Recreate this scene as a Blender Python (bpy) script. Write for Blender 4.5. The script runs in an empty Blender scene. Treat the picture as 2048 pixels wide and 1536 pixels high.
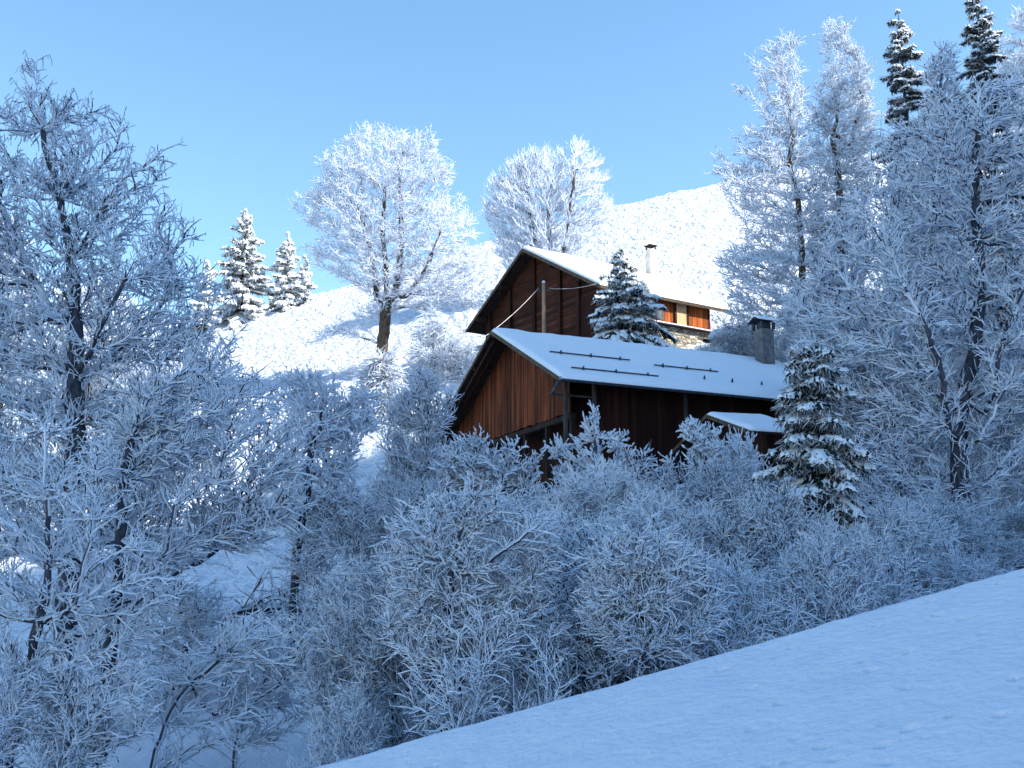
import bpy, math, random
import numpy as np
random.seed(7)
rng = np.random.default_rng(11)
S = bpy.context.scene
COL = S.collection

# ------------------------------------------------------------------ camera, sky, sun, exposure
F = 2200.0
TH = math.atan(450 / F)
CT, ST = math.cos(TH), math.sin(TH)
cam_d = bpy.data.cameras.new('camera')
cam = bpy.data.objects.new('camera', cam_d)
COL.objects.link(cam)
cam_d.sensor_width = 36
cam_d.lens = F * 36 / 2048
cam_d.clip_start = 0.1
cam_d.clip_end = 3000
cam.rotation_euler = (math.pi / 2 + TH, 0, 0)
S.camera = cam

SUN_EL = math.radians(38.7)
SUN_AZ = math.radians(108)          # compass: 90 = +X, a little behind the camera
W = bpy.data.worlds.new('World')
S.world = W
W.use_nodes = True
nt = W.node_tree
nt.nodes.clear()
sky = nt.nodes.new('ShaderNodeTexSky')
sky.sky_type = 'NISHITA'
sky.sun_disc = False
sky.sun_elevation = SUN_EL
sky.sun_rotation = SUN_AZ
sky.altitude = 1500
sky.air_density = 1.0
sky.dust_density = 0.1
sky.ozone_density = 1.2
hsv = nt.nodes.new('ShaderNodeHueSaturation')
hsv.inputs['Saturation'].default_value = 1.08
hsv.inputs['Hue'].default_value = 0.489
bg = nt.nodes.new('ShaderNodeBackground')
bg.inputs['Strength'].default_value = 0.15
wo = nt.nodes.new('ShaderNodeOutputWorld')
nt.links.new(sky.outputs[0], hsv.inputs['Color'])
nt.links.new(hsv.outputs[0], bg.inputs[0])
nt.links.new(bg.outputs[0], wo.inputs[0])

sun_d = bpy.data.lights.new('sun', 'SUN')
sun_d.energy = 4.2
sun_d.angle = math.radians(0.5)
sun_d.color = (1.0, 0.91, 0.79)
sun = bpy.data.objects.new('sun', sun_d)
COL.objects.link(sun)
from mathutils import Vector, Matrix
sdir = Vector((math.cos(SUN_EL) * math.sin(SUN_AZ), math.cos(SUN_EL) * math.cos(SUN_AZ), math.sin(SUN_EL)))
sun.rotation_euler = sdir.to_track_quat('Z', 'Y').to_euler()
sun.location = (60, 0, 80)

S.view_settings.view_transform = 'Standard'
S.view_settings.look = 'None'
S.view_settings.exposure = 1.2
S.view_settings.gamma = 1
S.cycles.max_bounces = 6
S.cycles.diffuse_bounces = 4
S.cycles.glossy_bounces = 2
S.cycles.use_adaptive_sampling = True
S.cycles.adaptive_threshold = 0.015
S.cycles.caustics_reflective = False
S.cycles.caustics_refractive = False


def P(px, py, Y):
    """point at world distance Y seen at photograph pixel (px, py)"""
    x = (px - 1024) / F
    u = (768 - py) / F
    k = Y / (CT - u * ST)
    return np.array([x * k, Y, (ST + u * CT) * k])


# ------------------------------------------------------------------ materials
def mat(name):
    m = bpy.data.materials.new(name)
    m.use_nodes = True
    t = m.node_tree
    b = t.nodes['Principled BSDF']
    b.inputs['Specular IOR Level'].default_value = 0.15
    return m, t, b


def noise_ramp(t, scale, c0, c1, p0=0.35, p1=0.65, coord='Object', vec_scale=None, detail=5):
    tc = t.nodes.new('ShaderNodeTexCoord')
    mp = t.nodes.new('ShaderNodeMapping')
    if vec_scale:
        mp.inputs['Scale'].default_value = vec_scale
    n = t.nodes.new('ShaderNodeTexNoise')
    n.inputs['Scale'].default_value = scale
    n.inputs['Detail'].default_value = detail
    r = t.nodes.new('ShaderNodeValToRGB')
    r.color_ramp.elements[0].position = p0
    r.color_ramp.elements[1].position = p1
    r.color_ramp.elements[0].color = (*c0, 1)
    r.color_ramp.elements[1].color = (*c1, 1)
    t.links.new(tc.outputs[coord], mp.inputs[0])
    t.links.new(mp.outputs[0], n.inputs['Vector'])
    t.links.new(n.outputs['Fac'], r.inputs[0])
    return n, r


def bump(t, b, src, strength, dist, prev=None):
    bp = t.nodes.new('ShaderNodeBump')
    bp.inputs['Strength'].default_value = strength
    bp.inputs['Distance'].default_value = dist
    t.links.new(src, bp.inputs['Height'])
    if prev is not None:
        t.links.new(prev.outputs[0], bp.inputs['Normal'])
    t.links.new(bp.outputs[0], b.inputs['Normal'])
    return bp


def snow_mat(name, fine=True):
    m, t, b = mat(name)
    b.inputs['Base Color'].default_value = (0.74, 0.79, 0.86, 1)
    b.inputs['Roughness'].default_value = 0.75
    if fine:
        n, r = noise_ramp(t, 9, (0, 0, 0), (1, 1, 1), 0.3, 0.7)
        b1 = bump(t, b, n.outputs['Fac'], 0.5, 0.05)
        n2, r2 = noise_ramp(t, 60, (0, 0, 0), (1, 1, 1), 0.3, 0.7)
        bump(t, b, n2.outputs['Fac'], 0.35, 0.008, b1)
    return m


def ground_mat():
    m, t, b = mat('snow_ground')
    b.inputs['Roughness'].default_value = 0.8
    # a few straws and dimples poke through the snow
    n, r = noise_ramp(t, 3.2, (0.60, 0.655, 0.76), (0.65, 0.70, 0.79), 0.3, 0.7)
    t.links.new(r.outputs[0], b.inputs['Base Color'])
    n1, _ = noise_ramp(t, 1.1, (0, 0, 0), (1, 1, 1), detail=6)
    b1 = bump(t, b, n1.outputs['Fac'], 0.1, 0.2)
    n2, _ = noise_ramp(t, 14, (0, 0, 0), (1, 1, 1), detail=4)
    b2 = bump(t, b, n2.outputs['Fac'], 0.6, 0.035, b1)
    n3, _ = noise_ramp(t, 90, (0, 0, 0), (1, 1, 1), detail=2)
    b3 = bump(t, b, n3.outputs['Fac'], 0.3, 0.004, b2)
    # tussocks under the snow on the slope beyond the thicket
    n5, _ = noise_ramp(t, 2.6, (0, 0, 0), (1, 1, 1), vec_scale=(1, 1.0, 1), detail=5)
    b5 = bump(t, b, n5.outputs['Fac'], 1.0, 0.55, b3)
    tc = t.nodes.new('ShaderNodeTexCoord'); sp = t.nodes.new('ShaderNodeSeparateXYZ'); mr = t.nodes.new('ShaderNodeMapRange')
    mr.inputs['From Min'].default_value = 18; mr.inputs['From Max'].default_value = 45
    t.links.new(tc.outputs['Object'], sp.inputs[0]); t.links.new(sp.outputs[1], mr.inputs['Value'])
    t.links.new(mr.outputs[0], b5.inputs['Strength'])
    return m


def wood_mat(name, c0, c1, c2, plank=0.16, axis=0, stretch=(1, 1, 0.06), gap=0.25, pale=None):
    """boards along one object axis: every board its own tone, long streaks of grain, dark joints"""
    m, t, b = mat(name)
    b.inputs['Roughness'].default_value = 0.85
    tc = t.nodes.new('ShaderNodeTexCoord')
    sep = t.nodes.new('ShaderNodeSeparateXYZ')
    t.links.new(tc.outputs['Object'], sep.inputs[0])
    d = t.nodes.new('ShaderNodeMath'); d.operation = 'DIVIDE'; d.inputs[1].default_value = plank
    t.links.new(sep.outputs[axis], d.inputs[0])
    fl = t.nodes.new('ShaderNodeMath'); fl.operation = 'FLOOR'
    t.links.new(d.outputs[0], fl.inputs[0])
    wn = t.nodes.new('ShaderNodeTexWhiteNoise'); wn.noise_dimensions = '1D'
    t.links.new(fl.outputs[0], wn.inputs['W'])
    n, r = noise_ramp(t, 9, c0, c1, 0.3, 0.7, vec_scale=stretch, detail=7)
    hs = t.nodes.new('ShaderNodeHueSaturation')
    mr = t.nodes.new('ShaderNodeMapRange')
    mr.inputs['To Min'].default_value = 0.55
    mr.inputs['To Max'].default_value = 1.5
    t.links.new(wn.outputs['Value'], mr.inputs['Value'])
    t.links.new(r.outputs[0], hs.inputs['Color'])
    t.links.new(mr.outputs[0], hs.inputs['Value'])
    # weathered patches
    n2, r2 = noise_ramp(t, 0.9, (1, 1, 1), c2, 0.45, 0.8, vec_scale=(1, 1, 0.5), detail=4)
    mx = t.nodes.new('ShaderNodeMixRGB'); mx.blend_type = 'MULTIPLY'; mx.inputs[0].default_value = 1
    t.links.new(hs.outputs[0], mx.inputs[1]); t.links.new(r2.outputs[0], mx.inputs[2])
    # joint
    fr = t.nodes.new('ShaderNodeMath'); fr.operation = 'FRACT'
    t.links.new(d.outputs[0], fr.inputs[0])
    lt = t.nodes.new('ShaderNodeMath'); lt.operation = 'LESS_THAN'; lt.inputs[1].default_value = 0.10
    t.links.new(fr.outputs[0], lt.inputs[0])
    ml = t.nodes.new('ShaderNodeMath'); ml.operation = 'MULTIPLY'; ml.inputs[1].default_value = 1 - gap
    t.links.new(lt.outputs[0], ml.inputs[0])
    mx2 = t.nodes.new('ShaderNodeMixRGB'); mx2.blend_type = 'MIX'
    mx2.inputs[2].default_value = (0.012, 0.006, 0.004, 1)
    t.links.new(ml.outputs[0], mx2.inputs[0]); t.links.new(mx.outputs[0], mx2.inputs[1])
    t.links.new(mx2.outputs[0], b.inputs['Base Color'])
    bump(t, b, n.outputs['Fac'], 0.5, 0.02)
    return m


def plain(name, c0, c1, scale=8, rough=0.85, vec=None, bs=0.4, bd=0.02, p=(0.35, 0.65)):
    m, t, b = mat(name)
    b.inputs['Roughness'].default_value = rough
    n, r = noise_ramp(t, scale, c0, c1, p[0], p[1], vec_scale=vec)
    t.links.new(r.outputs[0], b.inputs['Base Color'])
    bump(t, b, n.outputs['Fac'], bs, bd)
    return m


def stone_mat():
    m, t, b = mat('rubble_stone')
    tc = t.nodes.new('ShaderNodeTexCoord')
    mp = t.nodes.new('ShaderNodeMapping'); mp.inputs['Scale'].default_value = (1, 1, 2.2)
    v = t.nodes.new('ShaderNodeTexVoronoi'); v.inputs['Scale'].default_value = 2.6
    v2 = t.nodes.new('ShaderNodeTexVoronoi'); v2.feature = 'DISTANCE_TO_EDGE'; v2.inputs['Scale'].default_value = 2.6
    t.links.new(tc.outputs['Object'], mp.inputs[0])
    t.links.new(mp.outputs[0], v.inputs['Vector']); t.links.new(mp.outputs[0], v2.inputs['Vector'])
    hs = t.nodes.new('ShaderNodeHueSaturation'); hs.inputs['Saturation'].default_value = 0.10
    hs.inputs['Value'].default_value = 0.5
    t.links.new(v.outputs['Color'], hs.inputs['Color'])
    r = t.nodes.new('ShaderNodeValToRGB')
    r.color_ramp.elements[0].position = 0.0; r.color_ramp.elements[0].color = (0.02, 0.018, 0.015, 1)
    r.color_ramp.elements[1].position = 0.09; r.color_ramp.elements[1].color = (1, 0.9, 0.75, 1)
    t.links.new(v2.outputs['Distance'], r.inputs[0])
    mx = t.nodes.new('ShaderNodeMixRGB'); mx.blend_type = 'MULTIPLY'; mx.inputs[0].default_value = 1
    t.links.new(hs.outputs[0], mx.inputs[1]); t.links.new(r.outputs[0], mx.inputs[2])
    t.links.new(mx.outputs[0], b.inputs['Base Color'])
    bump(t, b, v2.outputs['Distance'], 0.8, 0.15)
    return m


def twig_snow():
    # rime and loose snow on thin twigs let part of the light through
    m, t, b = mat('snow_on_twigs')
    t.nodes.remove(b)
    out = t.nodes['Material Output']
    d = t.nodes.new('ShaderNodeBsdfDiffuse'); d.inputs[0].default_value = (0.79, 0.86, 0.96, 1)
    tr = t.nodes.new('ShaderNodeBsdfTranslucent'); tr.inputs[0].default_value = (0.79, 0.86, 0.96, 1)
    mx = t.nodes.new('ShaderNodeMixShader'); mx.inputs[0].default_value = 0.2
    t.links.new(d.outputs[0], mx.inputs[1]); t.links.new(tr.outputs[0], mx.inputs[2]); t.links.new(mx.outputs[0], out.inputs[0])
    return m


M_SNOW = twig_snow()
M_PAD = snow_mat('snow_pad')
M_GROUND = ground_mat()
M_BARK = plain('bark', (0.028, 0.033, 0.048), (0.085, 0.092, 0.12), 14, vec=(1, 1, 0.3))  # cold blue of haze and shade is put into this bark colour
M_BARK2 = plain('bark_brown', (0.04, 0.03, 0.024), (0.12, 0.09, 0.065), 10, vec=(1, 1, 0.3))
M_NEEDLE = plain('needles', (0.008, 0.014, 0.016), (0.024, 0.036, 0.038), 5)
M_NEEDLE2 = plain('needles_sunny', (0.06, 0.06, 0.02), (0.13, 0.12, 0.05), 5)  # paler, yellower copy of the needles: sunlight put into the colour
M_GABLE = wood_mat('gable_boards', (0.04, 0.011, 0.005), (0.19, 0.05, 0.016), (0.3, 0.22, 0.2), 0.17, 0)
M_WALLD = wood_mat('dark_boards', (0.014, 0.005, 0.004), (0.042, 0.012, 0.007), (0.6, 0.5, 0.5), 0.17, 0)
M_WALLD_Y = wood_mat('dark_boards_side', (0.013, 0.005, 0.004), (0.036, 0.011, 0.007), (0.6, 0.5, 0.5), 0.17, 1)
M_LOGS = wood_mat('log_wall', (0.018, 0.007, 0.005), (0.08, 0.026, 0.014), (0.45, 0.4, 0.4), 0.22, 2, (0.08, 0.08, 1.5))
M_BEAM = plain('dark_beam', (0.012, 0.009, 0.008), (0.035, 0.022, 0.017), 6, vec=(1, 1, 0.3))
M_BEAMG = plain('grey_post', (0.03, 0.028, 0.028), (0.06, 0.055, 0.055), 6, vec=(1, 1, 0.3))
M_ORANGE = wood_mat('orange_boards', (0.22, 0.05, 0.012), (0.5, 0.15, 0.04), (0.6, 0.5, 0.45), 0.2, 1)
M_PALE = plain('pale_board', (0.55, 0.33, 0.17), (0.7, 0.47, 0.28), 5, vec=(1, 1, 0.2))
M_FASCIA = plain('fascia_board', (0.05, 0.038, 0.03), (0.11, 0.085, 0.06), 6)
M_PLASTER = plain('plaster', (0.42, 0.40, 0.40), (0.58, 0.55, 0.53), 2.5)
M_CONCR = plain('chimney_render', (0.09, 0.09, 0.10), (0.17, 0.17, 0.18), 4)
M_CHIM = plain('pale_chimney_render', (0.62, 0.54, 0.46), (0.8, 0.72, 0.63), 4)
M_METAL = plain('dark_metal', (0.03, 0.035, 0.045), (0.06, 0.065, 0.08), 6, 0.5)
M_POLE = plain('pole_wood', (0.16, 0.11, 0.07), (0.32, 0.23, 0.15), 6, vec=(1, 1, 0.2))
M_CABLE = plain('cable_frosted', (0.5, 0.48, 0.46), (0.8, 0.78, 0.76), 12)
M_STONE = stone_mat()
M_STRAW = plain('dry_leaf', (0.25, 0.10, 0.04), (0.4, 0.18, 0.07), 12)


# ------------------------------------------------------------------ object helpers
def tag(o, label=None, cat=None, group=None, kind=None):
    if label: o['label'] = label
    if cat: o['category'] = cat
    if group: o['group'] = group
    if kind: o['kind'] = kind
    return o


def empty(name, loc, rz=0.0, **kw):
    o = bpy.data.objects.new(name, None)
    COL.objects.link(o)
    o.location = loc
    o.rotation_euler = (0, 0, rz)
    o.empty_display_size = 0.3
    return tag(o, **kw)


def add_mesh(name, V, Q, mats, mi=None, parent=None, smooth=True, tris=None):
    """V (n,3) float, Q (m,4) int, mi (m,) material index, tris (k,3) with material 0"""
    me = bpy.data.meshes.new(name)
    V = np.ascontiguousarray(V, dtype=np.float32)
    nq = len(Q); ntri = 0 if tris is None else len(tris)
    me.vertices.add(len(V))
    me.vertices.foreach_set('co', V.ravel())
    loops = np.asarray(Q, dtype=np.int32).ravel()
    if ntri:
        loops = np.concatenate([loops, np.asarray(tris, dtype=np.int32).ravel()])
    me.loops.add(len(loops))
    me.loops.foreach_set('vertex_index', loops)
    me.polygons.add(nq + ntri)
    st = np.concatenate([np.arange(nq) * 4, nq * 4 + np.arange(ntri) * 3]).astype(np.int32)
    me.polygons.foreach_set('loop_start', st)
    if mi is not None:
        me.polygons.foreach_set('material_index', np.asarray(mi, dtype=np.int32))
    me.polygons.foreach_set('use_smooth', np.full(nq + ntri, bool(smooth)))
    for m in mats: me.materials.append(m)
    me.update(calc_edges=True)
    o = bpy.data.objects.new(name, me)
    COL.objects.link(o)
    if parent is not None: o.parent = parent
    return o


class MB:
    """polygon collector for built things"""
    def __init__(s): s.v = []; s.f = []
    def poly(s, pts):
        k = len(s.v); s.v += [tuple(p) for p in pts]; s.f.append(list(range(k, k + len(pts))))
    def prism(s, pts, off):
        """closed prism from polygon pts pushed by vector off"""
        k = len(s.v); n = len(pts)
        a = [tuple(p) for p in pts]; b = [tuple(p[i] + off[i] for i in range(3)) for p in pts]
        s.v += a + b
        s.f.append([k + i for i in range(n)][::-1]); s.f.append([k + n + i for i in range(n)])
        for i in range(n):
            j = (i + 1) % n
            s.f.append([k + i, k + j, k + n + j, k + n + i])
    def box(s, x0, x1, y0, y1, z0, z1):
        s.prism([(x0, y0, z0), (x1, y0, z0), (x1, y1, z0), (x0, y1, z0)], (0, 0, z1 - z0))
    def beam(s, a, b, w, h):
        a, b = Vector(a), Vector(b)
        d = (b - a).normalized()
        up = Vector((0, 0, 1)) if abs(d.z) < 0.95 else Vector((0, 1, 0))
        e = d.cross(up).normalized() * w / 2
        g = e.cross(d).normalized() * h / 2
        s.prism([a - e - g, a + e - g, a + e + g, a - e + g], tuple(b - a))
    def tube(s, a, b, r, n=8, r2=None):
        a, b = Vector(a), Vector(b)
        r2 = r if r2 is None else r2
        d = (b - a).normalized()
        up = Vector((0, 0, 1)) if abs(d.z) < 0.95 else Vector((0, 1, 0))
        e = d.cross(up).normalized(); g = e.cross(d).normalized()
        k = len(s.v)
        for c, rr in ((a, r), (b, r2)):
            for i in range(n):
                t = 2 * math.pi * i / n
                s.v.append(tuple(c + e * math.cos(t) * rr + g * math.sin(t) * rr))
        for i in range(n):
            j = (i + 1) % n
            s.f.append([k + i, k + j, k + n + j, k + n + i])
        s.f.append([k + i for i in range(n)][::-1]); s.f.append([k + n + i for i in range(n)])
    def build(s, name, m, parent=None, bevel=0.0, smooth=False):
        me = bpy.data.meshes.new(name)
        me.from_pydata(s.v, [], s.f)
        me.materials.append(m)
        me.update()
        o = bpy.data.objects.new(name, me)
        COL.objects.link(o)
        import bmesh
        bm = bmesh.new(); bm.from_mesh(me)
        bmesh.ops.recalc_face_normals(bm, faces=bm.faces)
        bm.to_mesh(me); bm.free()
        if smooth:
            for p in me.polygons: p.use_smooth = True
        if bevel:
            md = o.modifiers.new('bevel', 'BEVEL'); md.width = bevel; md.segments = 1; md.limit_method = 'ANGLE'
        if parent is not None: o.parent = parent
        return o


# ------------------------------------------------------------------ numpy noise
def _hash(ix, iy, seed):
    h = (ix.astype(np.int64) * 374761393 + iy.astype(np.int64) * 668265263 + seed * 1442695041) & 0xFFFFFFFF
    h = ((h ^ (h >> 13)) * 1274126177) & 0xFFFFFFFF
    return ((h ^ (h >> 16)) & 0xFFFF) / 65535.0


def vnoise(x, y, seed=0):
    ix, iy = np.floor(x), np.floor(y)
    fx, fy = x - ix, y - iy
    fx = fx * fx * (3 - 2 * fx); fy = fy * fy * (3 - 2 * fy)
    a = _hash(ix, iy, seed); b = _hash(ix + 1, iy, seed); c = _hash(ix, iy + 1, seed); d = _hash(ix + 1, iy + 1, seed)
    return (a + (b - a) * fx) * (1 - fy) + (c + (d - c) * fx) * fy


def fbm(x, y, oct=4, seed=0):
    s = 0; a = 0.5
    for o in range(oct):
        s = s + a * (vnoise(x, y, seed + o) - 0.5); x = x * 2.03; y = y * 2.03; a *= 0.5
    return s


def sstep(x, a, b):
    t = np.clip((x - a) / (b - a), 0, 1)
    return t * t * (3 - 2 * t)


# ------------------------------------------------------------------ terrain
_cp = []
for q in [(300, 1500, 18), (600, 1490, 18), (900, 1500, 18), (560, 1300, 27), (300, 1330, 27), (850, 1240, 28), (600, 1225, 33), (300, 1250, 33),
          (600, 1060, 42), (250, 1120, 42), (820, 1030, 42), (600, 900, 51), (300, 960, 51), (0, 1040, 51), (770, 740, 68), (500, 790, 66), (200, 850, 66),
          (650, 640, 88), (400, 690, 88), (100, 780, 88), (650, 585, 105), (400, 632, 105), (100, 700, 105), (850, 530, 110), (-300, 800, 105),
          (1000, 1060, 36), (1300, 1050, 34), (1600, 1080, 32), (1750, 1000, 30), (2000, 1060, 24), (2200, 1000, 24), (1750, 850, 42), (2000, 830, 42),
          (1000, 730, 58), (1250, 730, 58), (1400, 700, 58), (1500, 690, 58), (1800, 640, 62), (2100, 560, 62),
          (1050, 560, 85), (1300, 535, 80), (1500, 520, 80), (1800, 470, 82), (1240, 414, 108), (1450, 366, 112), (1700, 320, 115), (2048, 260, 118), (1000, 480, 112),
          (1300, 1430, 18), (1700, 1330, 18), (2048, 1230, 18)]:
    _cp.append(P(*q))
for (x, y, z) in [(-45, 18, -7), (-45, 50, 3), (-60, 110, 14), (30, 20, 6), (45, 60, 24), (60, 110, 45), (-40, 150, 24), (0, 150, 33), (50, 150, 50),
                  (-80, 200, 12), (0, 220, 25), (80, 220, 45), (-8, 11, -4.5), (6, 13, -2.2), (0, 12.5, -3.6)]:
    _cp.append(np.array([x, y, z], float))
_cp = np.array(_cp)


def _tps_fit(c, lam=0.3):
    n = len(c)
    d = np.linalg.norm(c[:, None, :2] - c[None, :, :2], axis=2)
    K = np.where(d > 0, d * d * np.log(np.maximum(d, 1e-9)), 0) + lam * np.eye(n)
    A = np.zeros((n + 3, n + 3)); A[:n, :n] = K; A[:n, n] = 1; A[:n, n + 1:] = c[:, :2]; A[n, :n] = 1; A[n + 1:, :n] = c[:, :2].T
    return np.linalg.solve(A, np.concatenate([c[:, 2], np.zeros(3)]))


_tw = _tps_fit(_cp, 3.0)


def ground_base(x, y):
    x = np.asarray(x, float); y = np.asarray(y, float)
    xc = np.clip(x, -90, 90); yc = np.clip(y, 6, 220)
    out = _tw[-3] + _tw[-2] * xc + _tw[-1] * yc
    for i, c in enumerate(_cp):
        r2 = (xc - c[0]) ** 2 + (yc - c[1]) ** 2
        out = out + _tw[i] * 0.5 * r2 * np.log(np.maximum(r2, 1e-9))
    bank = -2.50 + 0.20 * y + 0.272 * x
    k = sstep(y, 8.6, 12.5)
    zb = bank - 0.35 * np.maximum(y - 8.6, 0) ** 1.6
    z = zb * (1 - k) + out * k
    # the mountain side to the right that keeps the valley in shade
    ridge = np.clip(15.7 + 0.68 * (165 - 5) - 0.5 * (y - 50), 0, 240)
    m = np.clip((x - 65) / 100, 0, 1) ** 2
    z = np.where(m > 0, np.maximum(z, z * (1 - m) + ridge * m), z)
    return z


def ground(x, y):
    x = np.asarray(x, float); y = np.asarray(y, float)
    z = ground_base(x, y)
    near = 1 - sstep(y, 8.5, 16)
    z = z + near * (0.03 * fbm(x * 1.2, y * 1.2, 2, 3) + 0.012 * fbm(x * 12, y * 12, 3, 9) + 0.02 * fbm(x * 4, y * 4, 2, 13))
    far = sstep(y, 14, 45)
    z = z + (1 - near) * 0.35 * fbm(x * 0.35, y * 0.35, 3, 5)
    z = z + far * (0.34 * fbm(x * 1.0, y * 1.2, 2, 21) + 0.62 * fbm(x * 1.9, y * 1.7, 2, 27)) + far * 0.3 * fbm(x * 0.09, y * 0.09, 2, 40)
    return z


def pits(X, Y, Z):
    # thumb-sized dimples where grass tips and dropped snow broke the crust
    r = np.random.default_rng(5)
    for _ in range(300):
        cx = r.uniform(-3, 6); cy = 4.2 + 4.4 * r.random() ** 1.2
        if r.random() > 0.25 + 0.75 * sstep(np.array(cx - 0.2 * cy), -0.6, 1.2): continue
        ra = r.uniform(0.016, 0.032); dp = ra * r.uniform(1.5, 3.5)
        ix = np.abs(X[0] - cx) < 0.35; iy = np.abs(Y[:, 0] - cy) < 0.35
        sub = np.ix_(iy, ix)
        d2 = ((X[sub] - cx) ** 2 / r.uniform(1, 2) + (Y[sub] - cy) ** 2) / ra ** 2
        Z[sub] -= dp * np.exp(-d2 * d2)
    return Z


def gz(x, y): return float(ground(np.array([x]), np.array([y]))[0])


def build_ground():
    xs = np.concatenate([np.arange(-260, -40, 5), np.arange(-40, -6, 0.3), np.arange(-6, -2.5, 0.05), np.arange(-2.5, 5.2, 0.02), np.arange(5.2, 7, 0.06), np.arange(7, 56, 0.3), np.arange(56, 320, 4)])
    ys = np.concatenate([np.arange(-200, 1.5, 4), np.arange(1.5, 4, 0.08), np.arange(4, 9, 0.02), np.arange(9, 11, 0.06), np.arange(11, 14, 0.12), np.arange(14, 128, 0.28), np.arange(128, 420, 5)])
    X, Y = np.meshgrid(xs, ys)
    Z = pits(X, Y, ground(X, Y))
    V = np.stack([X.ravel(), Y.ravel(), Z.ravel()], 1)
    nx, ny = len(xs), len(ys)
    i = np.arange(ny - 1)[:, None] * nx + np.arange(nx - 1)[None, :]
    Q = np.stack([i, i + 1, i + nx + 1, i + nx], -1).reshape(-1, 4)
    o = add_mesh('ground', V, Q, [M_GROUND])
    tag(o, kind='structure')


build_ground()


# ------------------------------------------------------------------ snowy twigs: tube builder
def norm(a): return a / np.maximum(np.linalg.norm(a, axis=-1, keepdims=True), 1e-9)


class Tubes:
    """collects runs of rings; one run = n points; every run becomes tubes with snow lying on their upper side"""
    def __init__(s): s.V = []; s.Q = []; s.M = []; s.n = 0
    def add(s, pts, tan, rad, snow, k=4, frost=0.3, lump=0.5, bare=None):
        """pts (B,n,3), tan (B,n,3), rad (B,n), snow (B,n)"""
        B, n, _ = pts.shape
        if B == 0: return
        tan = norm(tan)
        up = np.array([0, 0, 1.0])
        e1 = np.cross(tan, up)
        ln = np.linalg.norm(e1, axis=-1, keepdims=True)
        fb = np.array([1.0, 0.15, 0])
        vert = (np.abs(tan[..., 2]).max(axis=1) > 0.9)[:, None, None]
        e1 = np.where(vert, np.cross(tan, fb), e1)
        e1 = norm(e1)
        e2 = np.cross(e1, tan)
        h = np.sqrt(np.clip(1 - tan[..., 2] ** 2, 0, 1))
        lm = 1 + lump * (rng.random((B, n)) * 2 - 1)
        sn = snow * (0.3 + 0.7 * h) * lm
        r = rad
        if k == 4:
            co = [(0 * r, -r), (r + 0.42 * sn, 0.12 * sn), (0 * r, r + sn), (-r - 0.42 * sn, 0.12 * sn)]
            fm = [0, 1, 1, 0]
        else:
            a = np.radians([-90, -35, 15, 90, 165, 215])
            w = [0, 0, .45, 1, .45, 0]
            co = []
            for ai, wi in zip(a, w):
                rr = r + wi * sn
                co.append((np.cos(ai) * rr, np.sin(ai) * rr))
            fm = [0, 0, 1, 1, 0, 0]
        ring = np.stack([pts + c[0][..., None] * e1 + c[1][..., None] * e2 for c in co], 2)   # B,n,k,3
        s.V.append(ring.reshape(-1, 3))
        base = s.n + np.arange(B)[:, None] * n * k + np.arange(n - 1)[None, :] * k
        hm = 0.5 * (h[:, 1:] + h[:, :-1])
        rm = 0.5 * (rad[:, 1:] + rad[:, :-1])
        fr = rng.random((B, n - 1))
        for j in range(k):
            j2 = (j + 1) % k
            q = np.stack([base + j, base + j2, base + k + j2, base + k + j], -1).reshape(-1, 4)
            s.Q.append(q)
            if fm[j]:
                m = ((hm > 0.42) | (rm < 0.03)).astype(int)
                if bare is not None: m = m * (rng.random((B, n - 1)) > bare)
            else:
                m = ((fr < frost) & (rm < 0.05)).astype(int)
            s.M.append(m.reshape(-1))
        s.n += B * n * k
    def build(s, name, parent, bark, snow=None):
        if not s.V: return None
        return add_mesh(name, np.concatenate(s.V), np.concatenate(s.Q), [bark, snow or M_SNOW], np.concatenate(s.M), parent)


def poly_span(poly, y):
    xs = []
    n = len(poly)
    for i in range(n):
        (x0, y0), (x1, y1) = poly[i], poly[(i + 1) % n]
        if (y0 <= y) != (y1 <= y):
            xs.append(x0 + (y - y0) / (y1 - y0) * (x1 - x0))
    return sorted(xs)


def env_points(poly, Y, n, thick=0.8, shell=0.0):
    """targets that fill the round volume whose outline is poly (photo pixels at distance Y)"""
    ys = [p[1] for p in poly]; y0, y1 = min(ys), max(ys)
    xs = [p[0] for p in poly]; x0, x1 = min(xs), max(xs)
    out = []
    tries = 0
    while len(out) < n and tries < n * 20:
        tries += 1
        y = random.uniform(y0, y1); x = random.uniform(x0, x1)
        sp = poly_span(poly, y)
        for a, b in zip(sp[::2], sp[1::2]):
            if a <= x <= b:
                u = (x - (a + b) / 2) / max((b - a) / 2, 1e-6)
                hw = (b - a) / 2 / F * Y
                d = random.uniform(-0.6, 1)
                if shell and random.random() < shell: d = math.copysign(abs(d) ** 0.4, d)
                dy = d * math.sqrt(max(1 - u * u, 0.02)) * hw * thick
                out.append(P(x, y, Y + dy))
                break
    return np.array(out)


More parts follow.
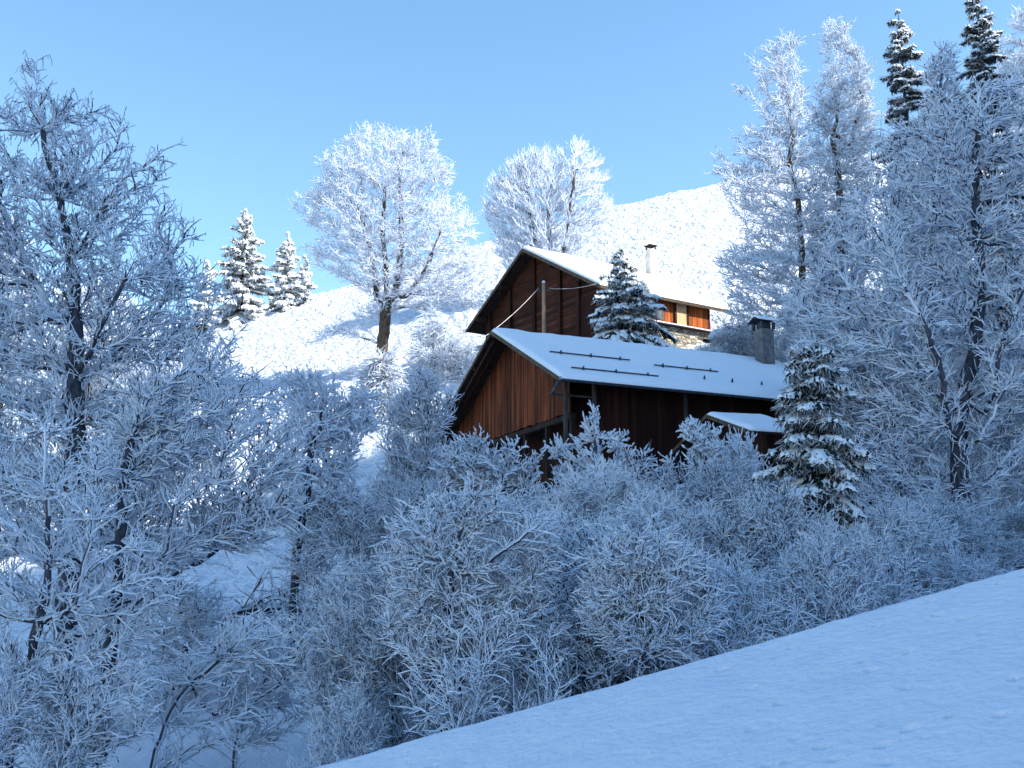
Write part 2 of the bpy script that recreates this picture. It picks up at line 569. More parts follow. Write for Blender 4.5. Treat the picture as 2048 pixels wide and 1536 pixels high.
def grow(root, rootpar, T, bf=0.35, down=1.0, horiz=0.0):
    """connect targets T to the tree nodes: short twig + short way to the root; parents come before children"""
    nr = len(root); N = nr + len(T)
    pos = np.zeros((N, 3)); pos[:nr] = root
    par = np.full(N, -1); plen = np.zeros(N)
    for i in range(nr):
        par[i] = rootpar[i]
        if par[i] >= 0: plen[i] = plen[par[i]] + np.linalg.norm(pos[i] - pos[par[i]])
    plen[:nr] *= 0.45
    best = np.full(len(T), 1e9); bp = np.zeros(len(T), int)
    alive = np.ones(len(T), bool)

    def relax(j):
        d = T - pos[j]
        L = np.linalg.norm(d, axis=1) + 1e-6
        dn = np.maximum(0, -d[:, 2] / L - 0.0)
        c = L * (1 + down * dn * 2.2 + horiz * np.abs(d[:, 2]) / L) + bf * plen[j]
        m = c < best
        best[m] = c[m]; bp[m] = j
    for j in range(nr): relax(j)
    k = nr
    for _ in range(len(T)):
        c = np.where(alive, best, 1e9)
        i = int(np.argmin(c)); alive[i] = False
        pos[k] = T[i]; par[k] = bp[i]; plen[k] = plen[par[k]] + np.linalg.norm(pos[k] - pos[par[k]])
        relax(k); k += 1
    return pos, par


def skeleton(pos, par, nfix, r_root, r_tip, smooth=3):
    N = len(pos)
    for _ in range(smooth):
        acc = pos.copy(); cnt = np.ones(N)
        for i in range(N):
            p = par[i]
            if p >= 0:
                acc[i] += pos[p]; cnt[i] += 1
        new = acc / cnt[:, None]
        pos = np.where((np.arange(N) < nfix)[:, None], pos, 0.6 * pos + 0.4 * new)
    w = np.zeros(N); hasch = np.zeros(N, bool)
    for i in range(N - 1, -1, -1):
        if w[i] == 0: w[i] = 1
        if par[i] >= 0: w[par[i]] += w[i]; hasch[par[i]] = True
    main = np.full(N, -1)
    bw = np.zeros(N)
    for i in range(N):
        p = par[i]
        if p >= 0 and w[i] > bw[p]: bw[p] = w[i]; main[p] = i
    e = math.log(r_root / r_tip) / math.log(max(w.max(), 2))
    r = r_tip * w ** e
    return pos, par, w, main, r


def edge_curves(pos, par, main, r, n=4, wig=0.05):
    ii = np.where(par >= 0)[0]
    p = par[ii]
    P1 = pos[p]; P2 = pos[ii]
    ismain = main[p] == ii
    gp = par[p]
    P0 = np.where((ismain & (gp >= 0))[:, None], pos[np.maximum(gp, 0)], P1 - 0.4 * (P2 - P1))
    mc = main[ii]
    P3 = np.where((mc >= 0)[:, None], pos[np.maximum(mc, 0)], P2 + (P2 - P1))
    t = np.linspace(0, 1, n)[None, :, None]
    L = np.linalg.norm(P2 - P1, axis=1)[:, None, None]
    m1 = 0.5 * (P2 - P0)[:, None]; m2 = 0.5 * (P3 - P1)[:, None]
    m1 = m1 / np.maximum(np.linalg.norm(m1, axis=2, keepdims=True), 1e-6) * L * 0.9
    m2 = m2 / np.maximum(np.linalg.norm(m2, axis=2, keepdims=True), 1e-6) * L * 0.9
    a, b = P1[:, None], P2[:, None]
    C = (2 * t**3 - 3 * t**2 + 1) * a + (t**3 - 2 * t**2 + t) * m1 + (-2 * t**3 + 3 * t**2) * b + (t**3 - t**2) * m2
    C = C + rng.normal(0, 1, C.shape) * L * wig * np.sin(np.pi * t)
    Tn = np.gradient(C, axis=1)
    r0 = np.where(ismain, r[p], np.minimum(r[p], r[ii] * 1.25))
    R = r0[:, None] * (1 - t[..., 0]) + r[ii][:, None] * t[..., 0]
    return ii, C, Tn, R


def spawn(C, Tn, count, length, spread=0.8, upb=0.2, droop=0.0, n=5, curl=0.15, lvar=0.5, away=None):
    """twigs that leave random places of the curves C (B,n,3)"""
    B, m, _ = C.shape
    if B == 0 or count == 0: return np.zeros((0, n, 3)), np.zeros((0, n, 3))
    L = np.linalg.norm(C[:, -1] - C[:, 0], axis=1) + 1e-4
    i = rng.choice(B, count, p=L / L.sum())
    t = rng.random(count) * (m - 1) * 0.999
    k = t.astype(int); f = (t - k)[:, None]
    st = C[i, k] * (1 - f) + C[i, k + 1] * f
    tg = norm(Tn[i, k])
    rd = norm(rng.normal(0, 1, (count, 3)))
    side = norm(rd - (rd * tg).sum(1, keepdims=True) * tg)
    d = norm(tg * (1 - spread * 0.45) + side * spread + np.array([0, 0, upb]))
    ln = length * (1 - lvar + 2 * lvar * rng.random(count)) / (n - 1)
    out = np.zeros((count, n, 3)); T = np.zeros((count, n, 3))
    p = st.copy()
    for j in range(n):
        out[:, j] = p; T[:, j] = d
        p = p + d * ln[:, None]
        d = norm(d + rng.normal(0, curl, (count, 3)) + np.array([0, 0, upb * 0.15 - droop]))
    return out, T


def finish_tree(root, tub, twi, bark):
    tub.build('trunk', root, bark)
    twi.build('crown', root, bark)


def tree(name, label, cat, trunk, poly, Y, n=900, r_root=0.16, r_tip=0.008, limb=0.035, twigs=9000, tl=0.45, tr=0.005, ts=0.022,
         twig2=0, droop=0.0, upb=0.25, bf=0.35, thick=0.8, bark=None, group=None, frost=0.3, down=1.0, hang=0, spread=0.8,
         curl=0.15, lump=0.4, extra_trunks=(), shell=0.0, snow_limb=0.035, horiz=0.0, sink=True, tips=1.0, dead=0):
    bark = bark or M_BARK
    ts *= 1.18; frost = min(frost + 0.12, 0.95)
    t0 = [P(x, y, Y) for x, y in trunk]
    base = t0[0].copy()
    gb = gz(base[0], base[1])
    if sink:
        base_g = np.array([t0[0][0], Y, gb - 0.15])
        if base_g[2] < t0[0][2] - 0.3: t0 = [base_g] + t0
        elif base_g[2] > t0[0][2]: pass
    base = t0[0].copy()
    nodes = []; rp = []
    def addline(pl, start=None):
        prev = start
        for a, b in zip(pl[:-1], pl[1:]):
            if prev is None:
                nodes.append(a); rp.append(-1); prev = len(nodes) - 1
            L = np.linalg.norm(np.array(b) - a); m = max(1, int(L / 0.8))
            for q in range(1, m + 1):
                nodes.append(np.array(a) + (np.array(b) - a) * q / m + (rng.normal(0, 0.02, 3) if q < m else 0)); rp.append(prev); prev = len(nodes) - 1
    addline(t0)
    for ex in extra_trunks:
        pl = [P(x, y, Y + dy) for x, y, dy in ex]
        d = np.linalg.norm(np.array(nodes) - pl[0], axis=1)
        s = int(np.argmin(d))
        addline([nodes[s]] + pl, s)
    nodes = np.array(nodes)
    T = env_points(poly, Y, n, thick, shell)
    pos, par = grow(nodes, rp, T, bf, down, horiz)
    pos, par, w, main, r = skeleton(pos, par, len(nodes), r_root, r_tip)
    pos = pos - base
    ii, C, Tn, R = edge_curves(pos, par, main, r, 5, 0.025)
    big = R.mean(1) > limb
    root = empty(name, base, label=label, cat=cat, group=group)
    tub, twi = Tubes(), Tubes()
    sl = np.minimum(snow_limb, 0.5 * R + 0.012)
    tub.add(C[big], Tn[big], R[big], sl[big], 6, 0.0, lump)
    twi.add(C[~big], Tn[~big], R[~big], np.minimum(sl[~big], ts * 1.4), 6, frost, lump)
    small = R.mean(1) < limb * 2.2
    Cs, Ts = C[small], Tn[small]
    o, T1 = spawn(Cs, Ts, twigs, tl, spread, upb, droop, 5, curl)
    tap = np.linspace(1, 0.45, 5)[None, :] * np.ones((len(o), 1))
    sn = ts * np.array([1, 1, .95, .75, 0.45 * tips])[None, :] * np.ones((len(o), 1))
    twi.add(o, T1, tr * tap, sn, 4, frost, lump)
    if twig2:
        o2, T2 = spawn(o, T1, twig2, tl * 0.42, spread, upb, droop, 4, curl)
        sn = ts * 0.85 * np.array([1, .95, .75, .4])[None, :] * np.ones((len(o2), 1))
        twi.add(o2, T2, tr * 0.6 * np.ones(sn.shape), sn, 4, frost, lump)
    if hang:
        # seed tassels and frost rags that hang straight down from the twig tips
        o3, T3 = spawn(o[:, 2:], T1[:, 2:], hang, 0.17, 0.9, -0.9, 0.8, 4, 0.12)
        sn = 0.012 * np.ones((len(o3), 4))
        twi.add(o3, T3, 0.005 * np.ones(sn.shape), sn, 4, 0.45, 0.5)
    finish_tree(root, tub, twi, bark)
    return root


def shrub_proto(name, H, Rr, n, stems, twigs, tl, ts, tr=0.004, twig2=0, r_root=0.05, bf=0.25, curl=0.25, frost=0.35, upb=0.15, vase=0.6, lump=0.4, spread=0.9, bark=None, droop=0.0):
    """a many-stemmed bush around the origin"""
    bark = bark or M_BARK
    root = [np.array([0, 0, -0.35])]; rp = [-1]
    for k in range(stems):
        a = 2 * math.pi * (k + random.random() * 0.6) / stems
        prev = 0; lean = random.uniform(0.15, 0.55)
        p = np.array([0.12 * math.cos(a), 0.12 * math.sin(a), 0.0]); seg = H * 0.10
        root.append(p.copy()); rp.append(0); prev = len(root) - 1
        for j in range(random.randint(3, 6)):
            p = p + np.array([math.cos(a) * lean, math.sin(a) * lean, 1 - 0.3 * lean]) * seg + rng.normal(0, 0.05, 3)
            root.append(p.copy()); rp.append(prev); prev = len(root) - 1
            a += random.uniform(-0.3, 0.3)
    T = []
    while len(T) < n:
        z = random.random() ** 0.8
        rr = Rr * (vase + (1 - vase) * math.sin(min(z / 0.6, 1) * math.pi / 2)) * math.sqrt(max(1 - max(0, (z - 0.5) / 0.52) ** 2, 0.02))
        a = random.uniform(0, 6.283); q = rr * math.sqrt(random.random())
        rr2 = 1 + 0.35 * math.sin(a * 2 + 1.3) * math.sin(a * 3 + z * 4)
        T.append((q * math.cos(a) * rr2, q * math.sin(a) * rr2, 0.15 + z * H * (0.85 + 0.15 * rr2)))
    T = np.array(T)
    pos, par = grow(np.array(root), rp, T, bf, 0.8, 0)
    pos, par, w, main, r = skeleton(pos, par, len(root), r_root, 0.006)
    ii, C, Tn, R = edge_curves(pos, par, main, r, 5, 0.05)
    big = R.mean(1) > 0.017
    rt = empty(name, (0, 0, 0))
    tub, twi = Tubes(), Tubes()
    tub.add(C[big], Tn[big], R[big], np.minimum(0.03, 0.5 * R[big] + 0.012), 6, 0.1, lump)
    twi.add(C[~big], Tn[~big], R[~big], np.minimum(ts * 1.3, R[~big] + ts), 6, frost, lump)
    o, T1 = spawn(C[~big], Tn[~big], twigs, tl, spread, upb, droop, 5, curl)
    sn = ts * np.array([1, 1, .95, .75, 0.45])[None, :] * np.ones((len(o), 1))
    twi.add(o, T1, tr * np.ones(sn.shape), sn, 4, frost, lump)
    if twig2:
        o2, T2 = spawn(o, T1, twig2, tl * 0.45, spread, upb, droop, 4, curl)
        sn = ts * 0.85 * np.array([1, .95, .75, .4])[None, :] * np.ones((len(o2), 1))
        twi.add(o2, T2, tr * 0.7 * np.ones(sn.shape), sn, 4, frost, lump)
    tub.build('stems', rt, bark)
    twi.build('crown', rt, bark)
    vv = np.concatenate(twi.V)
    rt['_H'] = float(np.percentile(vv[:, 2], 99.5)); rt['_R'] = float(np.percentile(np.abs(vv[:, 0]), 97))
    return rt


_used = set()


def put(proto, label, px, ytop, wpx, Y, rz, group=None, cat='shrub', sink=0.0):
    """a copy of proto with its crown top at photo height ytop and its crown wpx wide, standing on the ground at distance Y"""
    if proto.name not in _used:
        _used.add(proto.name); o = proto
    else:
        o = proto.copy(); COL.objects.link(o)
        for ch in list(proto.children):
            c = ch.copy(); COL.objects.link(c); c.parent = o
    top = P(px, ytop, Y)
    z0 = gz(top[0], Y) - sink
    H = max(top[2] - z0, 0.8)
    sz = H / proto['_H']
    sx = (wpx / F * Y / 2) / proto['_R']
    o.location = (top[0], Y, z0)
    o.rotation_euler = (0, 0, rz)
    o.scale = (sx, sx, sz)
    o['label'] = label; o['category'] = cat
    if group: o['group'] = group
    return o


# ------------------------------------------------------------------ spruce
def spruce(name, label, px, ytop, ybase, wpx, Y, seed=1, whorl=0.28, per=6, snow=0.06, needle=None, group=None, dens=1.0, droopy=0.5,
           pad=0.12, blades=1.0, power=0.85, lean=0.0, base_to_ground=True, twin=None, nw=0.035, spray=0.34, frost=0.0, rag=0.6, bare=0.0, padp=0.8):
    st = np.random.default_rng(seed)
    needle = needle or M_NEEDLE
    top = P(px, ytop, Y); bot = P(px, ybase, Y)
    x0 = top[0] - lean
    zg = gz(x0, Y) if base_to_ground else bot[2]
    H = top[2] - bot[2]; R0 = wpx / F * Y / 2
    stem0 = bot[2] - zg
    root = empty(name, (x0, Y, zg), label=label, cat='spruce', group=group)
    tb = Tubes()
    zz = np.linspace(-0.3, stem0 + H, 14)
    r_b = 0.018 * H + 0.03
    def stempos(z):
        k = np.clip((z - stem0) / H, 0, 1)
        return np.stack([lean * k, 0 * k, z], -1)
    pp = stempos(zz)[None]
    rr = (r_b * (1 - 0.93 * np.clip(zz / (stem0 + H), 0, 1)))[None]
    tb.add(pp, np.gradient(pp, axis=1), rr, np.zeros(rr.shape), 6, 0, 0)
    tb.build('trunk', root, M_BARK)
    # boughs
    rows = []
    z = 0.12
    while z < H - 0.05:
        k = z / H
        l = R0 * (1 - k) ** power + 0.05
        m = max(3, int(per * (0.6 + 0.4 * (1 - k))))
        a0 = st.uniform(0, 6.28)
        for j in range(m):
            rows.append((z + st.uniform(-.9, .9) * whorl, a0 + 6.283 * j / m + st.uniform(-.35, .35), l * st.uniform(rag, 1.15)))
        z += whorl * (0.65 + 0.5 * (1 - k)) * st.uniform(0.85, 1.15)
    n_main = len(rows)
    if twin:
        tz, tx, tl_, = twin
        z = 0
        while z < tl_:
            for j in range(per):
                rows.append((tz + z, st.uniform(0, 6.28), (tl_ - z) * 0.42 + 0.04))
            z += whorl * 0.6
    rows = np.array(rows); B = len(rows); n = 7
    t = np.linspace(0, 1, n)[None, :]
    a = rows[:, 1:2]; l = rows[:, 2:3]
    kh = rows[:, 0:1] / H
    dr = droopy * (0.35 + 0.9 * (1 - kh)) * st.uniform(0.7, 1.3, (B, 1))
    rad = l * t
    zoff = l * (0.22 * (0.3 + kh) * t * 1.6 - dr * t ** 1.6 * 0.9 + 0.12 * dr * t ** 4)
    sp = stempos(rows[:, 0] + stem0)
    A = a + 0.12 * np.sin(t * 3 + rows[:, 0:1] * 7)
    C = np.stack([sp[:, 0:1] + np.cos(A) * rad, sp[:, 1:2] + np.sin(A) * rad, sp[:, 2:3] + zoff], -1)
    if twin:
        C[n_main:, :, 0] += tx
    Tn = np.gradient(C, axis=1)
    nd = Tubes()
    wid = nw * (0.6 + 0.6 * (1 - t)) * np.ones((B, 1))
    nd.add(C, Tn, wid, snow * (0.5 + t) * np.ones((B, 1)), 4, frost, 0.6, bare * (1.6 - t[:, 1:] * 1.5))
    # side sprays lie in the bough's plane
    cnt = int(B * 9 * dens)
    i = st.integers(0, B, cnt); tt = st.uniform(0.12, 0.98, cnt) * (n - 1)
    k = np.minimum(tt.astype(int), n - 2); f = (tt - k)[:, None]
    s0 = C[i, k] * (1 - f) + C[i, k + 1] * f
    tg = norm(Tn[i, k])
    sd = norm(np.cross(tg, np.array([0, 0, 1.0]))) * np.where(st.random(cnt) < 0.5, 1, -1)[:, None]
    d = norm(tg * 0.75 + sd * st.uniform(0.5, 1.0, (cnt, 1)) + np.array([0, 0, -0.05]))
    ln = (rows[i, 2] * spray * (1.15 - tt / (n - 1)) * st.uniform(0.5, 1.2, cnt) + 0.05)
    m2 = 4
    c2 = np.zeros((cnt, m2, 3)); t2 = np.zeros((cnt, m2, 3)); p = s0.copy()
    for j in range(m2):
        c2[:, j] = p; t2[:, j] = d
        p = p + d * (ln / (m2 - 1))[:, None]
        d = norm(d + np.array([0, 0, -0.28 * droopy]) + st.normal(0, 0.08, (cnt, 3)))
    wv = nw * 0.75 * np.array([1, 1, .85, .4])[None, :] * np.ones((cnt, 1))
    nd.add(c2, t2, wv, snow * np.array([.8, 1.1, 1, .5])[None, :] * np.ones((cnt, 1)), 4, frost, 0.7, bare * (1.7 - 1.5 * tt / (n - 1))[:, None])
    # tiny hanging needle tufts under the sprays: ragged lower edge
    cb = int(cnt * 2.2 * blades)
    if cb:
        o3, T3 = spawn(c2, t2, cb, 0.16 * (0.5 + R0 * 0.25), 0.9, -0.45, 0.25, 3, 0.1)
        nd.add(o3, T3, nw * 0.36 * np.array([1, .8, .25])[None, :] * np.ones((len(o3), 1)), (0.002 + 0.03 * frost) * np.ones((len(o3), 3)), 4, frost, 0.3)
    # thick pads of snow bend the boughs
    if pad:
        V = []; Q = []; c = nd.n
        ns = 9; tk = np.linspace(0.3, 0.97, ns)
        for b in range(B):
            if st.random() > padp: continue
            L = rows[b, 2]
            x = tk * (n - 1); kk = np.minimum(x.astype(int), n - 2); ff = (x - kk)[:, None]
            cc = C[b, kk] * (1 - ff) + C[b, kk + 1] * ff
            tg = norm(np.gradient(cc, axis=0)); sd = norm(np.cross(tg, np.array([0, 0, 1.0])))
            upv = np.cross(sd, tg)
            hw = pad * (0.5 + 0.8 * L / max(R0, .1)) * np.sin(np.pi * np.clip(np.linspace(0.06, 0.95, ns), 0, 1)) ** 0.6 * st.uniform(0.6, 1.25, ns)
            th = pad * 0.42 * np.sin(np.pi * np.linspace(0.08, 0.93, ns)) ** 0.5 * st.uniform(0.6, 1.3, ns)
            ang = np.linspace(0, np.pi, 6)
            ring = []
            for q in ang:
                e = st.uniform(0.85, 1.15, ns)
                ring.append(cc + sd * (np.cos(q) * hw * e)[:, None] + upv * (np.sin(q) * th * e + 0.012 + nw * .5 - 0.35 * abs(math.cos(q)) ** 3 * th)[:, None])
            ring = np.stack(ring, 1)
            V.append(ring.reshape(-1, 3))
            for s_ in range(ns - 1):
                for q in range(5):
                    k0 = c + s_ * 6 + q
                    Q.append((k0, k0 + 1, k0 + 7, k0 + 6))
            c += ns * 6
        nd.V += V; nd.Q.append(np.array(Q)); nd.M.append(np.ones(len(Q), int)); nd.n = c
    nd.build('crown', root, needle, M_PAD)
    return root


# ------------------------------------------------------------------ buildings
def frame_of(R, yaw):
    """empty at the front ridge's foot; local +Y runs along the ridge away from the gable, local +X to the near side"""
    u = np.array([math.sin(yaw), math.cos(yaw), 0]); v = np.array([math.cos(yaw), -math.sin(yaw), 0])
    return -yaw


def roof_slab(mb, wl, wr, h, y0, y1, t, zr, over=0.0, z_off=0.0):
    """double-pitched slab in local coords: ridge at x=0, z=zr; left eave x=-wl, right eave x=wr"""
    sl = h / wr
    pl = [(-wl, y0, zr - wl * sl + z_off), (0, y0, zr + z_off), (wr, y0, zr - h + z_off), (wr, y0, zr - h + z_off - t), (0, y0, zr + z_off - t), (-wl, y0, zr - wl * sl + z_off - t)]
    mb.prism(pl, (0, y1 - y0, 0))


def snow_roof(name, parent, wl, wr, h, y0, y1, zr, thick, inset=0.03, seed=3, lumps=0.05):
    sl = h / wr
    xs = np.unique(np.concatenate([np.arange(-wl + inset, wr - inset, 0.12), [0, wr - inset]]))
    ys = np.arange(y0 + inset, y1 - inset, 0.12)
    X, Y = np.meshgrid(xs, ys)
    edge = np.minimum(np.minimum(X - xs[0], xs[-1] - X), np.minimum(Y - ys[0], ys[-1] - Y))
    rd = np.sqrt(np.clip(edge / 0.16, 0, 1))
    Z = zr - np.abs(X) * sl + thick * (0.25 + 0.75 * rd) + lumps * fbm(X * 1.2 + seed, Y * 1.2, 3, seed) * 2 * rd
    jx = 0.03 * fbm(Y * 3, X * 0 + 3.3, 2, seed + 4) * (edge < 0.01)
    top = np.stack([X + np.sign(X) * jx, Y, Z], -1)
    nx, ny = len(xs), len(ys)
    V = [top.reshape(-1, 3)]
    i = np.arange(ny - 1)[:, None] * nx + np.arange(nx - 1)[None, :]
    Q = [np.stack([i, i + 1, i + nx + 1, i + nx], -1).reshape(-1, 4)]
    # skirt down to the boards
    bi = np.concatenate([np.arange(nx), np.arange(1, ny) * nx + nx - 1, (ny - 1) * nx + np.arange(nx - 2, -1, -1), np.arange(ny - 2, 0, -1) * nx])
    bv = top.reshape(-1, 3)[bi].copy()
    bv[:, 2] = zr - np.abs(bv[:, 0]) * sl + 0.004
    V.append(bv); k = nx * ny; m = len(bi)
    j = np.arange(m); j2 = (j + 1) % m
    Q.append(np.stack([bi[j], k + j, k + j2, bi[j2]], -1))
    return add_mesh(name, np.concatenate(V), np.concatenate(Q), [M_PAD], None, parent)


def gable_poly(wl, wr, zr, sl, zb, y, x0=None, x1=None):
    x0 = -wl if x0 is None else x0; x1 = wr if x1 is None else x1
    return [(x0, y, zb), (x1, y, zb), (x1, y, zr - abs(x1) * sl), (0, y, zr), (x0, y, zr - abs(x0) * sl)]


# ---- near barn
def near_barn():
    zb = 2.2
    R = np.array([-0.78, 40.0, 10.20]); yaw = 1.143
    B = empty('wooden_barn', (R[0], R[1], zb), -yaw, label='large dark wooden barn with board gable under a shaded snowy roof', cat='barn')
    zr = R[2] - zb; wl, wr, h, L = 6.33, 5.62, 2.86, 13.4
    sl = h / wr; ft = 0.16
    rf = MB(); roof_slab(rf, wl, wr, h, 0, L, 0.10, zr); rf = rf.build('roof', M_BEAM, B)
    # barge boards stand 3 mm proud of the roof deck
    for s_, w in ((-1, wl), (1, wr)):
        m = MB(); m.prism([(s_ * 0.0, -0.035, zr + 0.01), (s_ * w, -0.035, zr - w * sl + 0.01), (s_ * w, -0.035, zr - w * sl - 0.12), (0, -0.035, zr - 0.12)], (0, 0.032, 0))
        m.build('barge_board', M_FASCIA, rf)
    snow_roof('roof_snow', B, wl, wr, h, 0, L, zr, 0.16)
    g0 = 0.9                                     # gable wall stands back under the roof
    z_eave = zr - h
    # boarded upper gable: real boards
    m = MB(); zlow = z_eave - 0.9
    x = -wl + 0.75
    st = random.Random(4)
    while x < wr - 1.05:
        x2 = min(x + 0.165, wr - 1.0)
        d = st.uniform(0, 0.02)
        lo = zlow + st.uniform(-0.03, 0.03)
        m.prism([(x, g0 - 0.03 - d, lo), (x2 - 0.012, g0 - 0.03 - d, lo), (x2 - 0.012, g0 - 0.03 - d, zr - abs(x2) * sl - 0.13), (x, g0 - 0.03 - d, zr - abs(x) * sl - 0.13)], (0, 0.025, 0))
        x = x2
    gb = m.build('gable_boards', M_GABLE, B)
    m = MB(); m.prism(gable_poly(wl, wr, zr - 0.14, sl, 0.0, g0 + 1.2, -wl + 0.8, wr - 0.96), (0, 0.15, 0)); m.build('gable_wall', M_WALLD, B)
    m = MB(); m.prism(gable_poly(wl, wr, zr - 0.12, sl, zlow + 0.02, g0 + 0.02, -wl + 0.8, wr - 1.05), (0, 0.04, 0)); m.build('gable_backing', M_BEAM, B)
    m = MB(); m.box(-wl + 0.7, wr - 0.98, g0 - 0.02, g0 + 0.18, zlow - 0.22, zlow - 0.04); m.build('gable_beam', M_BEAM, B)
    # loggia posts and rails below the boards
    for xx in (-4.6, -2.9, -1.1, 0.9, 2.7, wr - 1.07):
        m = MB(); m.box(xx - 0.07, xx + 0.07, g0 + 0.02, g0 + 0.16, 0.2, zlow - 0.23); m.build('post', M_BEAM, B)
    m = MB(); m.box(-wl + 0.9, wr - 0.7, g0 + 0.04, g0 + 0.12, 2.05, 2.17); m.build('handrail', M_BEAM, B)
    m = MB(); m.box(-wl + 0.9, wr - 0.7, g0 + 0.0, g0 + 1.2, 1.0, 1.14); m.build('balcony_floor', M_BEAM, B)
    # long side wall
    xs = wr - 0.95
    m = MB(); m.box(xs - 0.12, xs, g0 + 1.36, L - 0.5, 1.7, zr - xs * sl - 0.13); m.build('side_wall', M_WALLD_Y, B)
    m = MB(); m.box(xs - 0.20, xs + 0.05, g0 + 1.3, L - 0.45, -1.5, 1.69); m.build('plaster_base', M_PLASTER, B)
    m = MB(); m.box(-wl + 0.85, -wl + 1.0, g0 + 1.36, L - 0.5, 0, zr - (wl - .9) * sl - 0.13); m.build('back_wall', M_WALLD_Y, B)
    m = MB(); m.prism(gable_poly(wl, wr, zr - 0.14, sl, 0.0, L - 0.48, -wl + 0.8, wr - 0.96), (0, 0.12, 0)); m.build('rear_wall', M_WALLD, B)
    for yy in (0.42, 1.5, 5.1, 9.0, 11.8):
        m = MB(); m.box(wr - 0.60, wr - 0.50, yy, yy + 0.11, -0.4, z_eave + 0.02); m.build('post', M_BEAMG, B)
    for yy, z in ((0.45, z_eave - 0.45),):
        m = MB(); m.box(wr - 0.66, wr - 0.62, yy - 0.5, yy + 1.2, z, z + 0.07); m.build('cross_rail', M_BEAMG, B)
    m = MB(); m.box(wr - 0.60, wr - 0.50, 0.6, L - 0.7, 2.3, 2.42); m.build('handrail', M_BEAM, B)
    # rafters / purlins that carry the gable overhang
    for xx in (-5.4, -3.6, -1.8, 0, 1.9, 3.7, 5.15):
        m = MB(); z = zr - abs(xx) * sl - 0.11
        m.box(xx - 0.08, xx + 0.08, 0.05, g0 - 0.06, z - 0.12, z); m.build('purlin', M_BEAM, B)
    for k in range(2):
        y = 0.14 + k * 0.26
        m = MB(); m.beam((-wl + .1, y, zr - (wl - .1) * sl - 0.36), (-0.05, y, zr - 0.36), 0.07, 0.1); m.build('rafter', M_WALLD, B)
    # gutter with its own line of snow
    m = MB()
    for a0 in range(6):
        t0, t1 = math.pi + a0 * math.pi / 6, math.pi + (a0 + 1) * math.pi / 6
        gx, gzv, gr = wr + 0.15, z_eave - 0.07, 0.07
        m.prism([(gx + gr * math.cos(t0), -0.05, gzv + gr * math.sin(t0)), (gx + gr * math.cos(t1), -0.05, gzv + gr * math.sin(t1)),
                 (gx + (gr - .012) * math.cos(t1), -0.05, gzv + (gr - .012) * math.sin(t1)), (gx + (gr - .012) * math.cos(t0), -0.05, gzv + (gr - .012) * math.sin(t0))], (0, L + 0.1, 0))
    gt = m.build('gutter', M_METAL, B)
    ys = np.arange(-0.06, L + 0.1, 0.12); ring = []
    for q in np.linspace(0, math.pi, 6):
        ring.append(np.stack([gx + np.cos(q) * 0.085 + 0 * ys, ys, z_eave - 0.06 + np.sin(q) * 0.085 * (1 + 0.5 * fbm(ys * 2, ys * 0, 2, 8))], -1))
    ring = np.stack(ring, 1); V = ring.reshape(-1, 3); Q = []
    for a_ in range(len(ys) - 1):
        for q in range(5): Q.append((a_ * 6 + q, a_ * 6 + q + 1, a_ * 6 + q + 7, a_ * 6 + q + 6))
    add_mesh('gutter_snow', V, np.array(Q), [M_PAD], None, gt)
    # spout end with a snow lump
    m = MB(); m.tube((gx, -0.1, z_eave - 0.1), (gx - 0.35, -0.2, z_eave - 0.5), 0.05, 8); m.build('downpipe', M_METAL, B)
    # snow guards
    def guard(y0, y1, xx, drop=0.0):
        z = lambda x: zr - x * sl + 0.20
        m = MB(); m.beam((xx, y0, z(xx)), (xx + drop, y1, z(xx + drop)), 0.03, 0.045)
        g = m.build('snow_guard', M_METAL, B)
        n = 3
        for k in range(n):
            f = 0.13 + 0.37 * k
            y = y0 + (y1 - y0) * f; x_ = xx + drop * f
            b = MB(); b.prism([(x_ - 0.16, y, z(x_) + 0.0), (x_ + 0.05, y, z(x_) - 0.14), (x_ + 0.03, y, z(x_) + 0.09)], (0, 0.035, 0)); b.build('bracket', M_METAL, g)
    guard(0.95, 4.2, 3.0); guard(0.8, 4.2, 4.9); guard(5.0, 7.8, 3.35)
    for yy in (6.3, 7.5, 8.8):
        m = MB(); m.prism([(4.5, yy, zr - 4.5 * sl + 0.1), (4.62, yy, zr - 4.62 * sl + 0.1), (4.6, yy, zr - 4.6 * sl + 0.32)], (0, 0.05, 0)); m.build('snow_hook', M_METAL, B)
    # chimney
    cy, cx = 12.0, 0.75
    m = MB(); m.box(cx - 0.27, cx + 0.27, cy - 0.30, cy + 0.30, zr - 1.0, zr + 1.15); ch = m.build('chimney', M_CONCR, B, 0.01)
    for dx, dy in ((-1, -1), (1, -1), (1, 1), (-1, 1)):
        m = MB(); m.box(cx + dx * .27 - .05, cx + dx * .27 + .05, cy + dy * .30 - .05, cy + dy * .30 + .05, zr + 1.153, zr + 1.44); m.build('hood_leg', M_METAL, ch)
    m = MB(); m.box(cx - 0.18, cx + 0.18, cy - 0.22, cy + 0.22, zr + 1.153, zr + 1.43); m.build('flue', M_METAL, ch)
    m = MB(); m.prism([(cx - .45, cy - .5, zr + 1.445), (cx, cy - .5, zr + 1.66), (cx + .45, cy - .5, zr + 1.445), (cx, cy - .5, zr + 1.60)], (0, 1.0, 0)); m.build('hood', M_METAL, ch)
    V = []; 
    m = MB(); m.prism([(cx - .44, cy - .49, zr + 1.463), (cx, cy - .49, zr + 1.672), (cx + .44, cy - .49, zr + 1.463), (cx + .40, cy - .49, zr + 1.56), (cx, cy - .49, zr + 1.75), (cx - .40, cy - .49, zr + 1.56)], (0, 0.98, 0)); m.build('hood_snow', M_PAD, ch, 0.02)
    return B


near_barn()


